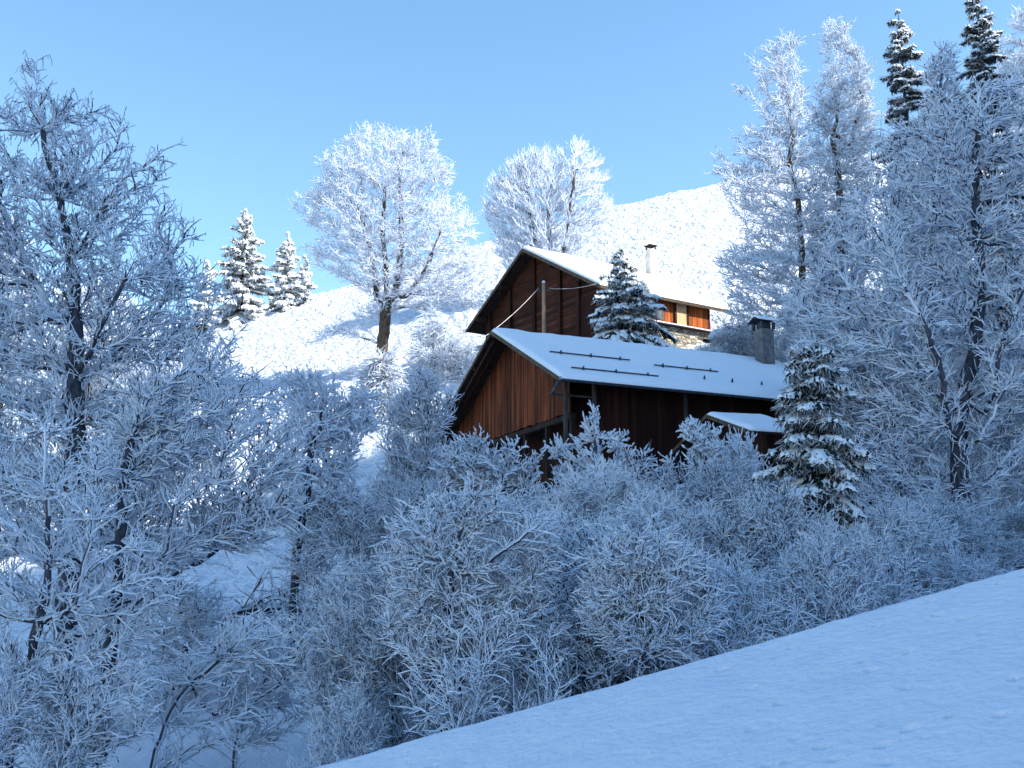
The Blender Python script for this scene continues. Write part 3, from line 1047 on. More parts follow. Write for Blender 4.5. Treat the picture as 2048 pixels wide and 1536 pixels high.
def shed():
    zb = 2.0
    R = np.array([6.10, 34.0, 5.97]); yaw = 1.237
    B = empty('lean_to_shed', (R[0], R[1], zb), -yaw, label='low dark shed with a small snowy gable roof, in front of the barn wall', cat='shed')
    zr = R[2] - zb; wl, wr, h, L = 3.745, 2.564, 0.90, 2.3; sl = h / wr
    # steeper on the left slope
    m = MB(); roof_slab(m, wl, wr, h, 0, L, 0.07, zr); rf = m.build('roof', M_BEAM, B)
    for s_, w in ((-1, wl), (1, wr)):
        m = MB(); m.prism([(0, -0.03, zr + 0.01), (s_ * w, -0.03, zr - w * sl + 0.01), (s_ * w, -0.03, zr - w * sl - 0.11), (0, -0.03, zr - 0.11)], (0, 0.027, 0)); m.build('barge_board', M_FASCIA, rf)
    snow_roof('roof_snow', B, wl, wr, h, 0, L, zr, 0.13, seed=9)
    m = MB(); m.prism(gable_poly(wl, wr, zr - 0.08, sl, 0.0, 0.7, -wl + 0.5, wr - 0.3), (0, 0.1, 0)); m.build('gable_wall', M_WALLD, B)
    m = MB(); m.box(wr - 0.42, wr - 0.32, 0.81, L - 0.1, 0, zr - (wr - .32) * sl - 0.08); m.build('side_wall', M_WALLD_Y, B)
    for xx in (-wl + 0.4, -1.6, wr - 0.3):
        m = MB(); m.box(xx - .06, xx + .06, 0.12, 0.24, 0, zr - abs(xx) * sl - 0.08); m.build('post', M_BEAM, B)


shed()


def chalet():
    zb = 12.6
    R = np.array([0.62, 62.0, 20.85]); yaw = 0.997
    B = empty('log_chalet', (R[0], R[1], zb), -yaw, label='dark log chalet with a bright sunlit snowy roof and a pale chimney', cat='chalet')
    zr = R[2] - zb; wl, wr, h, L = 6.5, 7.4, 4.1, 9.4; sl = h / wr
    m = MB(); roof_slab(m, wl, wr, h, 0, L, 0.10, zr); rf = m.build('roof', M_BEAM, B)
    for s_, w in ((-1, wl), (1, wr)):
        m = MB(); m.prism([(0, -0.04, zr + 0.01), (s_ * w, -0.04, zr - w * sl + 0.01), (s_ * w, -0.04, zr - w * sl - 0.2), (0, -0.04, zr - 0.2)], (0, 0.037, 0)); m.build('barge_board', M_FASCIA, rf)
    m = MB(); m.box(wr + 0.003, wr + 0.04, 0, L, zr - h - 0.18, zr - h - 0.01); m.build('eave_board', M_FASCIA, rf)
    snow_roof('roof_snow', B, wl, wr, h, 0, L, zr, 0.22, seed=5)
    g = 0.9
    m = MB(); m.prism(gable_poly(wl, wr, zr - 0.12, sl, 0.6, g, -wl + 0.9, wr - 0.423), (0, 0.2, 0)); m.build('gable_wall', M_LOGS, B)
    for xx in (-4.9, -2.6, 0.0, 2.6, 4.4):
        m = MB(); m.box(xx - .12, xx + .12, g - 0.16, g - 0.003, 0.3, zr - abs(xx) * sl - 0.13); m.build('post', M_WALLD, B)
    m = MB(); m.box(4.56, wr - 0.43, g - 0.09, g - 0.004, 0.8, zr - (wr - 0.43) * sl - 0.14); m.build('plank_panel', M_WALLD, B)
    for xx in (-5.2, -2.6, 0, 2.6, 5.4):
        m = MB(); z = zr - abs(xx) * sl - 0.105
        m.box(xx - 0.12, xx + 0.12, 0.03, g - 0.17, z - 0.28, z); m.build('purlin', M_BEAM, B)
    xs = wr - 0.42
    zw = zr - xs * sl - 0.13
    zs = 2.75
    m = MB(); m.box(xs - 0.15, xs, g + 0.205, L - 1.4, zs, zw); m.build('side_wall', M_ORANGE, B)
    m = MB(); m.box(xs + 0.003, xs + 0.06, 5.6, 6.35, zs + 0.05, zw - 0.02); m.build('door', M_PALE, B)
    m = MB(); m.box(xs + 0.003, xs + 0.09, 5.45, 5.6, zs, zw); m.box(xs + 0.003, xs + 0.09, 6.35, 6.5, zs, zw); m.build('door_frame', M_BEAM, B)
    m = MB(); m.box(xs + 0.003, xs + 0.03, 3.9, 4.7, zs + 0.25, zs + 0.95); w_ = m.build('window', M_CONCR, B)
    m = MB(); m.prism(gable_poly(wl, wr, zr - 0.12, sl, 0.6, L - 1.38, -wl + 0.9, wr - 0.423), (0, 0.15, 0)); m.build('rear_wall', M_LOGS, B)
    m = MB(); m.box(-wl + .9, -wl + 1.05, g + .205, L - 1.4, 0.6, zr - (wl - .9) * sl - 0.13); m.build('back_wall', M_LOGS, B)
    m = MB(); m.box(-wl + .85, xs + 0.08, g + 0.21, L - 1.3, -2.5, 0.59); m.box(xs - 0.3, xs + 0.08, g + 0.21, L - 1.3, 0.6, zs - 0.004); m.build('stone_base', M_STONE, B)
    # ledge at the foot of the boards carries a line of snow
    m = MB(); m.box(xs + 0.083, xs + 0.35, g + 0.3, L - 1.3, zs - 0.09, zs - 0.04); lg = m.build('ledge', M_BEAM, B)
    m = MB(); m.box(xs + 0.085, xs + 0.34, g + 0.32, L - 1.32, zs - 0.037, zs + 0.06); m.build('ledge_snow', M_PAD, lg, 0.03)
    # chimney
    cx, cy = 1.0, 9.0
    m = MB(); m.box(cx - .24, cx + .24, cy - .24, cy + .24, zr - 2.0, zr + 1.25); ch = m.build('chimney', M_CHIM, B, 0.01)
    for dx, dy in ((-1, -1), (1, -1), (1, 1), (-1, 1)):
        m = MB(); m.box(cx + dx * .2 - .03, cx + dx * .2 + .03, cy + dy * .2 - .03, cy + dy * .2 + .03, zr + 1.253, zr + 1.47); m.build('cap_leg', M_BEAM, ch)
    m = MB(); m.box(cx - .29, cx + .29, cy - .29, cy + .29, zr + 1.473, zr + 1.53); m.build('cap', M_BEAM, ch)


chalet()


# ---- pole and its cables
def pole():
    a = P(1088, 690, 54); b = P(1088, 566, 54)
    base = np.array([a[0], 54, gz(a[0], 54)])
    Z = b[2] - base[2]
    B = empty('utility_pole', base, label='slim wooden utility pole with a snow tip between the two roofs', cat='utility pole')
    m = MB(); m.tube((0, 0, -0.4), (0, 0, Z), 0.115, 12, 0.085); m.build('shaft', M_POLE, B, smooth=False)
    m = MB(); m.tube((0, 0, Z + 0.003), (0, 0, Z + 0.12), 0.1, 10, 0.04); m.build('snow_tip', M_PAD, B)
    for s_ in (-1, 1):
        m = MB(); m.beam((s_ * 0.08, 0, Z - 0.42), (s_ * 0.28, 0, Z - 0.38), 0.04, 0.04); m.tube((s_ * 0.28, 0, Z - 0.40), (s_ * 0.28, 0, Z - 0.24), 0.05, 8); m.build('insulator', M_METAL, B)
    def cable(label, p, q, sag, r):
        p, q = Vector(p), Vector(q); n = 26; pts = []
        for i in range(n + 1):
            t = i / n; c = p.lerp(q, t); c.z -= sag * 4 * t * (1 - t); pts.append(np.array(c) - np.array(p))
        pts = np.array(pts)[None]; T = Tubes()
        T.add(pts, np.gradient(pts, axis=1), np.full((1, n + 1), r), np.full((1, n + 1), 0.013), 6, 0, 0.5)
        o = add_mesh('overhead_cable', np.concatenate(T.V), np.concatenate(T.Q), [M_METAL, M_CABLE], np.concatenate(T.M))
        o.location = p
        tag(o, label, 'cable', 'overhead cables at the pole')
    top = base + np.array([0, 0, Z - 0.3])
    e = P(1192, 568, 55.6)
    cable('frosted cable running right from the pole to the chalet eave', top + np.array([0.28, 0, 0]), e, 0.12, 0.010)
    e = P(850, 735, 42)
    cable('frosted cable sagging left from the pole behind the barn ridge', top - np.array([0.28, 0, 0]), e, 0.5, 0.009)


pole()


# ---- snowy wood stack right of the chalet
def woodpile():
    c = P(1450, 655, 56); z0 = gz(c[0], 56)
    B = empty('woodpile', (c[0], 56, z0), 0.5, label='small dark heap of branches under snow right of the chalet', cat='woodpile')
    r = random.Random(3); m = MB()
    for k in range(60):
        x = r.gauss(0, .4); y = r.gauss(0, .3); z = r.uniform(0.02, 1.5) * (1 - abs(x) / 1.7)
        a = r.uniform(0, 6.3); L = r.uniform(.35, .8)
        m.tube((x - math.cos(a) * L, y - math.sin(a) * L, max(z + r.uniform(-.2, .2), 0)), (x + math.cos(a) * L, y + math.sin(a) * L, max(z + r.uniform(-.2, .2), 0)), 0.06, 6)
    m.build('branches', M_BEAM, B)
    T = Tubes(); n = 9
    for k in range(6):
        y = -0.4 + k * 0.16; x = np.linspace(-0.8, .8, n); pts = np.stack([x, 0 * x + y, 1.25 - 0.7 * x ** 2 + 0 * x], -1)[None]
        T.add(pts, np.gradient(pts, axis=1), np.full((1, n), 0.05), np.full((1, n), 0.18), 6, 1, .6)
    T.build('snow_load', B, M_BEAM)


woodpile()


def log():
    a = P(420, 1243, 24); b = P(566, 1222, 25)
    z0 = gz(a[0], 24)
    o = empty('fallen_trunk', (a[0], 24, z0), label='dark fallen trunk with broken limbs lying across the snow', cat='fallen tree')
    pts = np.array([a + (b - a) * t + np.array([0, 0, 0.12 * math.sin(t * 3)]) for t in np.linspace(0, 1.35, 9)]) - np.array([a[0], 24, z0])
    pts = pts[None]
    T = Tubes(); T.add(pts, np.gradient(pts, axis=1), np.linspace(0.12, 0.07, 9)[None], np.full((1, 9), 0.05), 6, 0, .5)
    T.build('trunk', o, M_BARK)
    T2 = Tubes(); C, t = spawn(pts, np.gradient(pts, axis=1), 26, 1.0, 1.0, 0.0, 0.03, 6, .15)
    T2.add(C, t, 0.018 * np.ones(C.shape[:2]), 0.025 * np.ones(C.shape[:2]), 4, .1, .5)
    C2, t2 = spawn(C, t, 160, .4, 1.0, 0.0, 0.03, 4, .15)
    T2.add(C2, t2, 0.007 * np.ones(C2.shape[:2]), 0.02 * np.ones(C2.shape[:2]), 4, .3, .5)
    T2.build('limbs', o, M_BARK)


log()
# ------------------------------------------------------------------ spruces
spruce('spruce', 'broad shaded spruce loaded with thick snow pads right of the barn', 1622, 690, 1190, 300, 17.5, seed=5, whorl=0.26, per=10, snow=0.038, dens=5.0, droopy=0.9, pad=0.13, padp=0.65, blades=1.6, power=0.55, nw=0.022, spray=0.5, rag=0.5, bare=0.38)
spruce('spruce', 'shaded two-topped spruce between the chalet and the barn roof', 1245, 502, 740, 320, 50, seed=8, whorl=0.3, per=7, snow=0.09, dens=3.0, droopy=0.75, spray=0.45, bare=0.12, rag=0.45, padp=0.5, pad=0.09, blades=1.0, power=0.95, nw=0.04, twin=(2.7, 0.95, 1.5))
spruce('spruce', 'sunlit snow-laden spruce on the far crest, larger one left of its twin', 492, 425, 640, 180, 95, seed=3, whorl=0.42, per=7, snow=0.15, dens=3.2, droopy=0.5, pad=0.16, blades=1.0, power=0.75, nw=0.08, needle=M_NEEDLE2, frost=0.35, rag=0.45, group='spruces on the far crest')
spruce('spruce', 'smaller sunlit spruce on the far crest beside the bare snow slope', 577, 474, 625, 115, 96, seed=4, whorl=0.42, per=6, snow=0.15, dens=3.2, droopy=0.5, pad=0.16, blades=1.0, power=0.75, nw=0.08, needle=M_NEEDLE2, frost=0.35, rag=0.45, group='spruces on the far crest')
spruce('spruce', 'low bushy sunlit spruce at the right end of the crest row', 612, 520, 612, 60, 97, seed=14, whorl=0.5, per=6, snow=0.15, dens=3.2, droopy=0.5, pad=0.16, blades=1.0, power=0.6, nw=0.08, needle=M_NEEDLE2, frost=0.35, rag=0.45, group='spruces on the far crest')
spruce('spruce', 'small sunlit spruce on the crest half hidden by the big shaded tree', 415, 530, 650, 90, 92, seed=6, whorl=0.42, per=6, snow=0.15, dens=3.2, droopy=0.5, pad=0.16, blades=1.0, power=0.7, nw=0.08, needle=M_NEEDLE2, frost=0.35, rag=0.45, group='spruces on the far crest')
spruce('spruce', 'slender dark spruce whose sunlit tip stands between the right hand trees', 1797, 30, 640, 210, 49, seed=7, whorl=0.65, per=9, snow=0.07, dens=4.5, droopy=1.0, spray=0.5, bare=0.05, rag=0.4, padp=0.4, pad=0.08, blades=1.3, power=0.58, nw=0.045)
spruce('spruce', 'tall dark spruce with a sunlit top touching the upper edge of the picture', 1953, 0, 640, 260, 51, seed=9, whorl=0.65, per=9, snow=0.07, dens=4.5, droopy=0.8, spray=0.5, bare=0.05, rag=0.4, padp=0.4, pad=0.08, blades=1.3, power=0.58, nw=0.045)

# ------------------------------------------------------------------ sunlit broadleaf trees
tree('broadleaf_tree', 'large round-crowned sunlit tree white with snow on the slope left of the chalet', 'tree',
     [(768, 735), (765, 690), (770, 640), (775, 600), (772, 540), (765, 460), (768, 380)],
     [(735, 245), (790, 250), (820, 262), (862, 255), (890, 300), (922, 350), (890, 372), (925, 390), (952, 430), (950, 470), (985, 520), (992, 590), (960, 625), (900, 600), (850, 625), (800, 610), (760, 625), (720, 640), (640, 690), (600, 690), (620, 665), (690, 640), (740, 600), (690, 560), (610, 520), (600, 480), (660, 470), (600, 440), (578, 405), (610, 370), (645, 345), (632, 310), (680, 285), (695, 262)],
     66, n=2600, r_root=0.34, r_tip=0.011, limb=0.05, twigs=11000, tl=0.5, tr=0.005, ts=0.03, twig2=12000, bf=0.65, bark=M_BARK2, down=1.2,
     extra_trunks=[[(790, 590, 0.5), (800, 520, 1), (802, 430, 1), (800, 340, 1)], [(815, 590, -0.5), (850, 540, -1), (880, 470, -1.4)], [(755, 600, 0.3), (745, 520, 1.2), (720, 420, 1.6)]], snow_limb=0.05, curl=0.25, frost=0.85, thick=0.75)
tree('broadleaf_tree', 'sunlit upright-branched tree rising behind the chalet roof ridge', 'tree',
     [(1105, 620), (1105, 560), (1100, 480), (1095, 400)],
     [(1000, 345), (1030, 312), (1080, 290), (1110, 296), (1158, 280), (1195, 310), (1217, 350), (1205, 385), (1238, 402), (1215, 440), (1190, 480), (1170, 540), (1010, 545), (985, 500), (962, 420), (968, 370)],
     80, n=1800, r_root=0.3, r_tip=0.015, limb=0.07, twigs=9000, tl=0.7, tr=0.008, ts=0.042, bf=0.7, upb=0.7, spread=0.5, bark=M_BARK2, down=2.0,
     extra_trunks=[[(1085, 540, 0.5), (1062, 450, 1), (1050, 360, 1)], [(1120, 540, -0.5), (1135, 450, -1), (1150, 340, -1.4)]], curl=0.12, frost=0.85)
tree('broadleaf_tree', 'tall tree with a sunlit frosted top, left of the pair at the right', 'tree',
     [(1612, 760), (1608, 640), (1603, 500), (1596, 400), (1580, 330), (1585, 270)],
     [(1535, 90), (1572, 55), (1600, 85), (1605, 130), (1618, 200), (1635, 260), (1625, 300), (1665, 380), (1670, 600), (1620, 740), (1480, 740), (1440, 650), (1450, 600), (1430, 520), (1490, 470), (1425, 340), (1440, 310), (1490, 290), (1465, 272), (1500, 250), (1525, 240), (1462, 178), (1512, 175), (1488, 108), (1520, 112)],
     50, n=1500, r_root=0.22, r_tip=0.009, limb=0.04, twigs=7500, tl=0.5, tr=0.006, ts=0.028, twig2=7500, bf=0.6, bark=M_BARK2, curl=0.22, down=0.9, frost=0.75,
     extra_trunks=[[(1640, 620, 0.6), (1625, 500, 1), (1622, 400, 1)]], group='tall pair of frosted trees')
tree('broadleaf_tree', 'tall forked tree with a sunlit frosted top, right of the pair', 'tree',
     [(1672, 720), (1676, 600), (1682, 460), (1676, 350), (1668, 270), (1676, 220)],
     [(1640, 60), (1665, 35), (1695, 42), (1702, 80), (1732, 110), (1746, 180), (1765, 260), (1750, 400), (1740, 560), (1620, 560), (1625, 330), (1612, 240), (1620, 200), (1645, 150)],
     50.5, n=1000, r_root=0.22, r_tip=0.009, limb=0.04, twigs=5000, tl=0.5, tr=0.006, ts=0.028, twig2=5000, bf=0.6, bark=M_BARK2, curl=0.22, frost=0.75,
     extra_trunks=[[(1700, 290, 0.3), (1722, 200, 0.6), (1715, 120, .6)]], group='tall pair of frosted trees')
tree('broadleaf_tree', 'bright sunlit tree cut by the right edge of the picture near the top', 'tree',
     [(2075, 620), (2075, 400), (2070, 200), (2060, 60)],
     [(2040, 8), (2005, 55), (1990, 120), (2010, 220), (2020, 400), (2150, 420), (2210, 150), (2120, -10)],
     74, n=600, r_root=0.25, r_tip=0.015, limb=0.05, twigs=11000, tl=0.7, tr=0.01, ts=0.045, bf=0.35, bark=M_BARK2, curl=0.22, frost=0.85)
tree('weeping_birch', 'small weeping birch in full sun in front of the big round-crowned tree', 'birch',
     [(760, 960), (758, 900), (762, 820), (772, 730)],
     [(745, 710), (790, 712), (805, 800), (838, 870), (815, 950), (700, 980), (690, 880), (722, 770)],
     52, n=600, r_root=0.09, r_tip=0.008, limb=0.03, twigs=11000, tl=0.7, tr=0.006, ts=0.03, bf=0.4, upb=0.1, droop=0.28, bark=M_BARK2, curl=0.12, frost=0.6)
tree('weeping_birch', 'pale frosted weeping tree against the snow just left of the barn gable', 'birch',
     [(870, 900), (868, 800), (866, 700), (862, 630)],
     [(862, 612), (905, 650), (950, 700), (955, 770), (925, 850), (850, 900), (800, 860), (800, 760), (830, 680)],
     57, n=500, r_root=0.08, r_tip=0.008, limb=0.03, twigs=6500, tl=0.7, tr=0.005, ts=0.022, bf=0.4, upb=0.1, droop=0.2, bark=M_BARK2, curl=0.12, frost=0.7)
for (lab, tr_, poly, Y, tw, n_, rr) in [
    ('sunlit frosted tree at the left edge seen behind the big shaded tree', [(0, 800), (0, 700), (10, 500)], [(0, 430), (30, 445), (70, 540), (90, 640), (60, 780), (-120, 780), (-100, 520)], 62, 9000, 500, 0.2),
    ('wide sunlit tree filling the gaps behind the trunk of the big shaded tree', [(180, 930), (180, 800), (190, 640)], [(100, 580), (200, 560), (290, 620), (340, 720), (330, 860), (200, 930), (60, 880), (50, 700)], 58, 13000, 700, 0.22),
    ('low sunlit bush-like tree behind the lower boughs at the left', [(330, 1060), (330, 950), (340, 880)], [(250, 840), (350, 800), (470, 870), (500, 980), (400, 1040), (240, 1040), (200, 930)], 50, 10000, 500, 0.12),
    ('sunlit brush tree low at the left edge behind the shaded trunk', [(60, 1100), (60, 1000), (70, 900)], [(0, 850), (100, 830), (200, 900), (230, 1020), (120, 1090), (-120, 1080), (-140, 900)], 52, 10000, 500, 0.12)]:
    tree('broadleaf_tree', lab, 'tree', tr_, poly, Y, n=n_, r_root=rr, r_tip=0.014, limb=0.05, twigs=tw, tl=0.7, tr=0.009, ts=0.04, bark=M_BARK2, curl=0.22, frost=0.85, group='sunlit trees behind the big shaded tree')

# ------------------------------------------------------------------ big shaded trees
tree('broadleaf_tree', 'big shaded tree at the left with snowy boughs and hanging seed tassels', 'tree',
     [(120, 1400), (128, 1280), (138, 1120), (146, 980), (150, 850), (148, 760), (150, 640), (140, 520), (120, 400), (85, 260), (66, 120)],
     [(60, 104), (95, 200), (165, 185), (180, 240), (238, 195), (262, 300), (340, 285), (322, 390), (386, 436), (385, 500), (440, 560), (448, 640), (478, 690), (520, 730), (590, 790), (560, 860), (480, 880), (400, 930), (330, 1020), (240, 1100), (80, 1120), (-150, 1100), (-260, 800), (-240, 420), (-120, 200), (-20, 170), (30, 230)],
     19, n=2100, r_root=0.18, r_tip=0.007, limb=0.024, twigs=6000, tl=0.36, tr=0.0045, ts=0.02, twig2=9500, hang=8000, bf=0.6, upb=0.3, curl=0.15, frost=0.45, down=1.3, thick=0.6,
     extra_trunks=[[(185, 700, -0.5), (250, 560, -1.0), (330, 420, -1.2)], [(215, 720, 0.4), (330, 600, .8), (440, 590, 1.0)], [(105, 640, 0.4), (40, 500, .8), (-40, 330, 1.0)], [(200, 960, -0.6), (330, 800, -1.3), (480, 740, -1.5)]], snow_limb=0.06)
tree('broadleaf_tree', 'slim shaded tree with a bare dark lower trunk, second from the left', 'tree',
     [(200, 1500), (212, 1380), (226, 1220), (240, 1080), (248, 960), (262, 880), (300, 800), (380, 740)],
     [(270, 760), (420, 740), (560, 820), (640, 880), (600, 960), (600, 1040), (500, 1090), (420, 1130), (270, 1180), (180, 1180), (120, 1060), (180, 900)],
     16.5, n=650, r_root=0.10, r_tip=0.007, limb=0.022, twigs=2200, tl=0.36, tr=0.004, ts=0.018, twig2=3000, bf=0.6, upb=0.3, curl=0.16, frost=0.5, down=0.8, thick=0.5,
     extra_trunks=[[(320, 1120, -.4), (350, 1010, -.6)], [(300, 1180, .4), (430, 1100, .8), (560, 1070, 1.0)]])
tree('broadleaf_tree', 'crooked multi-stemmed shaded tree at the lower left corner', 'tree',
     [(15, 1560), (45, 1380), (78, 1240), (95, 1140), (95, 1000), (90, 860)],
     [(60, 800), (180, 860), (260, 1000), (330, 1120), (420, 1160), (360, 1230), (200, 1330), (0, 1460), (-200, 1400), (-250, 1000), (-100, 850)],
     14.5, n=480, r_root=0.07, r_tip=0.006, limb=0.018, twigs=1700, tl=0.32, tr=0.004, ts=0.016, twig2=2400, bf=0.6, upb=0.25, curl=0.17, frost=0.5, down=0.8, thick=0.6,
     extra_trunks=[[(140, 1220, -.4), (185, 1040, -.6), (195, 900, -.8)], [(180, 1270, .3), (300, 1180, .5)]])
tree('young_tree', 'sparse leaning sapling spreading thin snowy boughs over the open snow at lower left', 'tree',
     [(300, 1560), (330, 1450), (380, 1370), (440, 1320)],
     [(300, 1300), (420, 1240), (560, 1200), (640, 1230), (660, 1330), (600, 1420), (500, 1480), (380, 1500), (250, 1440)],
     15.5, n=170, r_root=0.03, r_tip=0.006, limb=0.014, twigs=420, tl=0.38, tr=0.004, ts=0.016, twig2=700, bf=0.9, upb=0.15, curl=0.2, frost=0.5, thick=0.8,
     extra_trunks=[[(430, 1430, .3), (560, 1370, .5), (640, 1320, .5)]])
tree('young_tree', 'thin many-branched sapling in front of the fallen trunk, fanned out low over the snow', 'tree',
     [(470, 1500), (500, 1420), (540, 1350), (600, 1290)],
     [(400, 1290), (520, 1230), (660, 1180), (720, 1260), (700, 1380), (620, 1460), (520, 1500), (430, 1420)],
     16.5, n=150, r_root=0.028, r_tip=0.006, limb=0.013, twigs=420, tl=0.36, tr=0.004, ts=0.016, twig2=700, bf=0.8, upb=0.2, curl=0.2, frost=0.5, thick=0.8)
tree('young_tree', 'small pale sapling at the bottom edge between the leftmost trunk and the bare dark trunk', 'tree',
     [(130, 1560), (140, 1480), (150, 1410), (140, 1330)],
     [(60, 1380), (130, 1290), (260, 1290), (330, 1380), (300, 1480), (180, 1520), (60, 1500)],
     14.0, n=160, r_root=0.028, r_tip=0.006, limb=0.013, twigs=500, tl=0.32, tr=0.004, ts=0.015, twig2=900, bf=0.7, upb=0.2, curl=0.2, frost=0.5, thick=0.8)
tree('broadleaf_tree', 'short shaded tree with stubby snow-loaded twigs against the sunny slope', 'tree',
     [(592, 1110), (603, 1040), (616, 960), (622, 900), (640, 850), (645, 780)],
     [(560, 762), (610, 738), (680, 792), (742, 788), (762, 850), (715, 900), (700, 960), (755, 1050), (640, 1100), (560, 1060), (540, 940), (585, 880), (580, 820)],
     24, n=420, r_root=0.09, r_tip=0.010, limb=0.032, twigs=1700, tl=0.34, tr=0.006, ts=0.036, twig2=2200, bf=0.5, upb=0.3, curl=0.25, frost=0.85, down=1.0, thick=0.6, lump=0.8,
     extra_trunks=[[(680, 930, .3), (700, 860, .4), (735, 800, .4)]])
tree('broadleaf_tree', 'thin frosted shaded tree standing left of the barn wall', 'tree',
     [(838, 1240), (842, 1100), (850, 960), (856, 860), (850, 770)],
     [(775, 830), (800, 790), (835, 738), (880, 770), (905, 810), (885, 870), (905, 940), (935, 1010), (880, 1100), (750, 1100), (725, 1000), (770, 920)],
     28, n=650, r_root=0.07, r_tip=0.007, limb=0.022, twigs=3600, tl=0.4, tr=0.005, ts=0.02, twig2=4500, bf=0.3, upb=0.5, curl=0.2, frost=0.4, thick=0.7)
tree('broadleaf_tree', 'massive dense frosted tree with a forked dark trunk at the right', 'tree',
     [(1930, 1190), (1927, 1080), (1922, 980), (1918, 880), (1925, 800), (1950, 700), (1960, 600), (1955, 480), (1950, 330), (1960, 180)],
     [(1965, 150), (1900, 190), (1850, 230), (1790, 250), (1740, 270), (1720, 370), (1650, 460), (1620, 560), (1590, 620), (1590, 690), (1650, 720), (1700, 800), (1690, 950), (1740, 1080), (2000, 1130), (2250, 1060), (2330, 700), (2260, 300), (2110, 150)],
     24, n=2600, r_root=0.24, r_tip=0.008, limb=0.035, twigs=13000, tl=0.4, tr=0.005, ts=0.021, twig2=16000, bf=0.55, upb=0.25, curl=0.16, frost=0.55, down=1.0, thick=0.55,
     extra_trunks=[[(1900, 860, -0.6), (1880, 740, -1.0), (1850, 650, -1.2)], [(1975, 820, -0.4), (2000, 700, -0.8), (2060, 560, -1.2)], [(1890, 800, .4), (1780, 700, 1.0), (1680, 640, 1.3)], [(1960, 880, -0.6), (2010, 780, -1.2), (2100, 700, -1.6)]])
tree('broadleaf_tree', 'slender shaded tree poking up between the dark spruces at the right', 'tree',
     [(1850, 900), (1860, 640), (1868, 400), (1880, 200), (1885, 100)],
     [(1870, 110), (1885, 84), (1915, 105), (1910, 160), (1935, 220), (1950, 420), (1900, 700), (1790, 720), (1760, 520), (1790, 340), (1850, 200), (1850, 130)],
     32, n=1800, r_root=0.14, r_tip=0.009, limb=0.035, twigs=9000, tl=0.34, tr=0.007, ts=0.03, bf=0.35, upb=0.4, curl=0.2, frost=0.6)
tree('broadleaf_tree', 'bushy frosted tree rising over the near snow bank behind the shaded spruce', 'tree',
     [(1740, 1150), (1745, 1000), (1740, 860), (1735, 740)],
     [(1640, 640), (1760, 600), (1850, 680), (1880, 820), (1860, 1000), (1760, 1080), (1640, 1040), (1600, 860), (1580, 720)],
     27, n=1800, r_root=0.10, r_tip=0.007, limb=0.03, twigs=12000, tl=0.34, tr=0.005, ts=0.018, twig2=12000, bf=0.3, upb=0.25, curl=0.25, frost=0.4)
tree('stiff_shrub', 'stiff upright shrub with fat snow knobs standing before the barn wall', 'shrub',
     [(1195, 1180), (1195, 1040), (1192, 960), (1190, 880), (1190, 830)],
     [(1188, 815), (1205, 850), (1225, 880), (1252, 850), (1250, 900), (1290, 925), (1280, 960), (1240, 960), (1220, 1010), (1150, 1010), (1108, 960), (1105, 880), (1150, 890), (1160, 850)],
     22, n=170, r_root=0.05, r_tip=0.012, limb=0.022, twigs=600, tl=0.24, tr=0.007, ts=0.042, twig2=900, bf=0.2, upb=0.5, curl=0.2, frost=0.6, thick=0.8, lump=0.8, spread=0.6)
tree('stiff_shrub', 'small stiff shrub with star-like snowy twigs before the shed gable', 'shrub',
     [(1425, 1120), (1420, 1020), (1408, 940), (1395, 870)],
     [(1372, 840), (1400, 855), (1435, 862), (1440, 900), (1430, 950), (1395, 950), (1375, 920), (1385, 890), (1365, 870)],
     22, n=110, r_root=0.04, r_tip=0.011, limb=0.02, twigs=400, tl=0.2, tr=0.007, ts=0.04, twig2=600, bf=0.2, upb=0.4, curl=0.2, frost=0.6, thick=0.8, lump=0.8, spread=0.7)
tree('spreading_shrub', 'spreading shrub with curved snowy boughs below the barn gable', 'shrub',
     [(1030, 1150), (1032, 1040), (1045, 980), (1040, 930)],
     [(900, 890), (965, 880), (960, 915), (1025, 885), (1040, 930), (1095, 905), (1080, 950), (1060, 1010), (1000, 960), (1000, 1000), (940, 990), (880, 940)],
     22, n=230, r_root=0.05, r_tip=0.011, limb=0.02, twigs=800, tl=0.28, tr=0.006, ts=0.036, twig2=1300, bf=0.25, upb=0.35, curl=0.2, frost=0.5, thick=0.8, lump=0.8, spread=0.7)

tree('frosted_shrub', 'crooked frosted shrub with two bent dark stems in the middle of the thicket', 'shrub',
     [(880, 1450), (866, 1380), (862, 1330), (885, 1270), (902, 1200), (903, 1130), (925, 1060), (945, 1000)],
     [(820, 1010), (940, 960), (1060, 1000), (1120, 1080), (1100, 1200), (1150, 1290), (1020, 1340), (900, 1330), (790, 1300), (740, 1180), (760, 1080)],
     13.6, n=520, r_root=0.055, r_tip=0.006, limb=0.015, twigs=2600, tl=0.26, tr=0.0038, ts=0.014, twig2=4200, bf=0.6, upb=0.2, curl=0.2, frost=0.5, thick=0.6,
     extra_trunks=[[(905, 1400, .2), (925, 1330, .3), (930, 1260, .4)], [(930, 1150, -.2), (1010, 1100, -.3), (1060, 1060, -.3)]])
tree('frosted_shrub', 'frosted shrub with a thin upright dark stem below the shed, nearer than its neighbours', 'shrub',
     [(1292, 1400), (1288, 1320), (1280, 1230), (1290, 1150), (1270, 1080)],
     [(1180, 1100), (1280, 1040), (1400, 1100), (1450, 1200), (1430, 1290), (1330, 1330), (1200, 1290), (1150, 1200)],
     13.2, n=330, r_root=0.035, r_tip=0.006, limb=0.013, twigs=1600, tl=0.26, tr=0.0038, ts=0.014, twig2=2600, bf=0.6, upb=0.2, curl=0.22, frost=0.5, thick=0.6,
     extra_trunks=[[(1340, 1250, .2), (1400, 1190, .3)]])

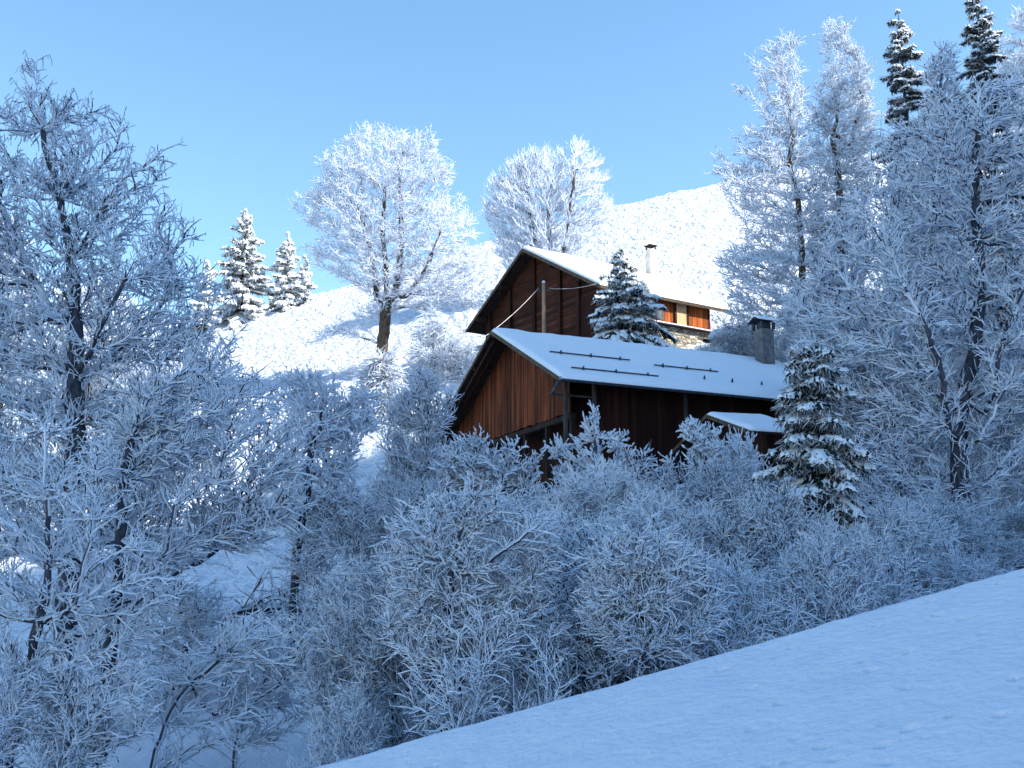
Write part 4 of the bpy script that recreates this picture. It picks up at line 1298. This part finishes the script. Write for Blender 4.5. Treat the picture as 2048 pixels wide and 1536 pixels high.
# ------------------------------------------------------------------ frosted shrubs of the thicket
PA = shrub_proto('frosted_shrub', 4.2, 1.9, 1200, 7, 6000, 0.32, 0.014, twig2=12000, r_root=0.07, curl=0.2, frost=0.5)
PB = shrub_proto('frosted_shrub', 4.4, 1.9, 1000, 6, 6000, 0.36, 0.015, twig2=11000, r_root=0.06, curl=0.2, frost=0.45, upb=0.25, bf=0.6)
PC = shrub_proto('frosted_shrub', 3.6, 2.0, 1000, 8, 6500, 0.36, 0.013, twig2=12000, curl=0.25, frost=0.55, upb=-0.02, droop=0.06)
PD = shrub_proto('frosted_shrub', 3.4, 1.6, 330, 6, 1500, 0.32, 0.03, tr=0.006, twig2=2200, curl=0.2, frost=0.5, upb=0.4, lump=0.8)
PE = shrub_proto('frosted_shrub', 3.8, 1.9, 380, 5, 1900, 0.42, 0.016, tr=0.0045, twig2=2600, curl=0.16, frost=0.5, upb=0.1, bf=0.7, r_root=0.055, vase=0.45)
GR = 'frosted shrubs in the thicket behind the snow bank'
rows = [
    # proto, px, ytop, width, Y, label
    (PB, 770, 1130, 300, 15.5, 'frosted shrub with upright twigs left of the crooked bent-stemmed one'),
    (PC, 1120, 1050, 420, 16.0, 'pale frosted shrub with arching twigs right of the crooked bent-stemmed one'),
    (PA, 1330, 1000, 400, 17.0, 'dense curly-twigged shrub below the shed roof'),
    (PC, 1480, 1130, 330, 14.5, 'low frosted shrub just over the snow bank left of the spruce foot'),
    (PB, 1530, 985, 260, 16.5, 'frosted shrub rising close to the left flank of the shaded spruce'),
    (PA, 1650, 1060, 290, 14.5, 'fluffy white shrub that hides the foot of the shaded spruce'),
    (PC, 1780, 1010, 300, 17.0, 'frosted shrub between the shaded spruce and the dark forked trunk'),
    (PB, 1860, 1000, 260, 20.0, 'thin frosted shrub at the foot of the dark forked trunk'),
    (PA, 2030, 1020, 280, 21.0, 'sparse frosted shrub at the right edge above the snow bank'),
    (PE, 690, 1380, 150, 14.0, 'low open shrub where the snow bank meets the lower edge'),
    (PB, 860, 965, 220, 24.0, 'tall frosted shrub left of the barn with fine upright twigs'),
    (PD, 970, 930, 260, 23.0, 'snow-knobbed shrub at the left corner of the barn'),
    (PC, 1080, 990, 340, 20.5, 'broad frosted shrub below the barn posts'),
    (PD, 1190, 930, 260, 21.0, 'snow-knobbed shrub in front of the plaster wall, left part'),
    (PA, 1240, 950, 300, 19.5, 'curly frosted shrub in front of the pale plaster wall'),
    (PD, 1300, 910, 230, 22.5, 'snow-knobbed shrub with thin upright shoots left of the shed'),
    (PB, 1440, 930, 280, 21.0, 'frosted shrub in front of the shed posts'),
    (PD, 1470, 870, 170, 23.0, 'small snow-knobbed shrub by the right end of the shed roof'),
    (PE, 1010, 1200, 300, 13.6, 'low frosted shrub hanging over the snow bank in the middle'),
    (PA, 1230, 1160, 360, 14.4, 'thick low shrub right of the middle, just above the snow bank'),
    (PE, 690, 990, 220, 24.0, 'frosted shrub under the stubby tree at the left'),
    (PE, 330, 1160, 300, 21.0, 'drooping shrub between the two left trunks'),
    (PE, 50, 1330, 260, 14.0, 'curly frosted shrub in the lower left corner'),
    (PB, 1470, 655, 130, 50.0, 'half-sunlit frosted shrub behind the barn chimney'),
    (PA, 1410, 695, 120, 49.0, 'frosted shrub between the chalet wall and the barn chimney'),
    (PA, 1670, 560, 230, 46.0, 'large frosted shrub behind the spruce tip at the right'),
    (PE, 1720, 620, 240, 38.0, 'frosted shrub among the trees at the right, above the spruce'),
    (PE, 1830, 780, 260, 30.0, 'drooping frosted shrub left of the dark forked trunk'),
    (PC, 1930, 1120, 260, 17.0, 'low arching shrub just over the snow bank at the right'),
    (PA, 2060, 780, 300, 33.0, 'frosted shrub at the right edge halfway up'),
]
for i, (p, x, yt, w, Y, lab) in enumerate(rows):
    put(p, lab, x, yt, w, Y, i * 1.7 + 0.3, GR)
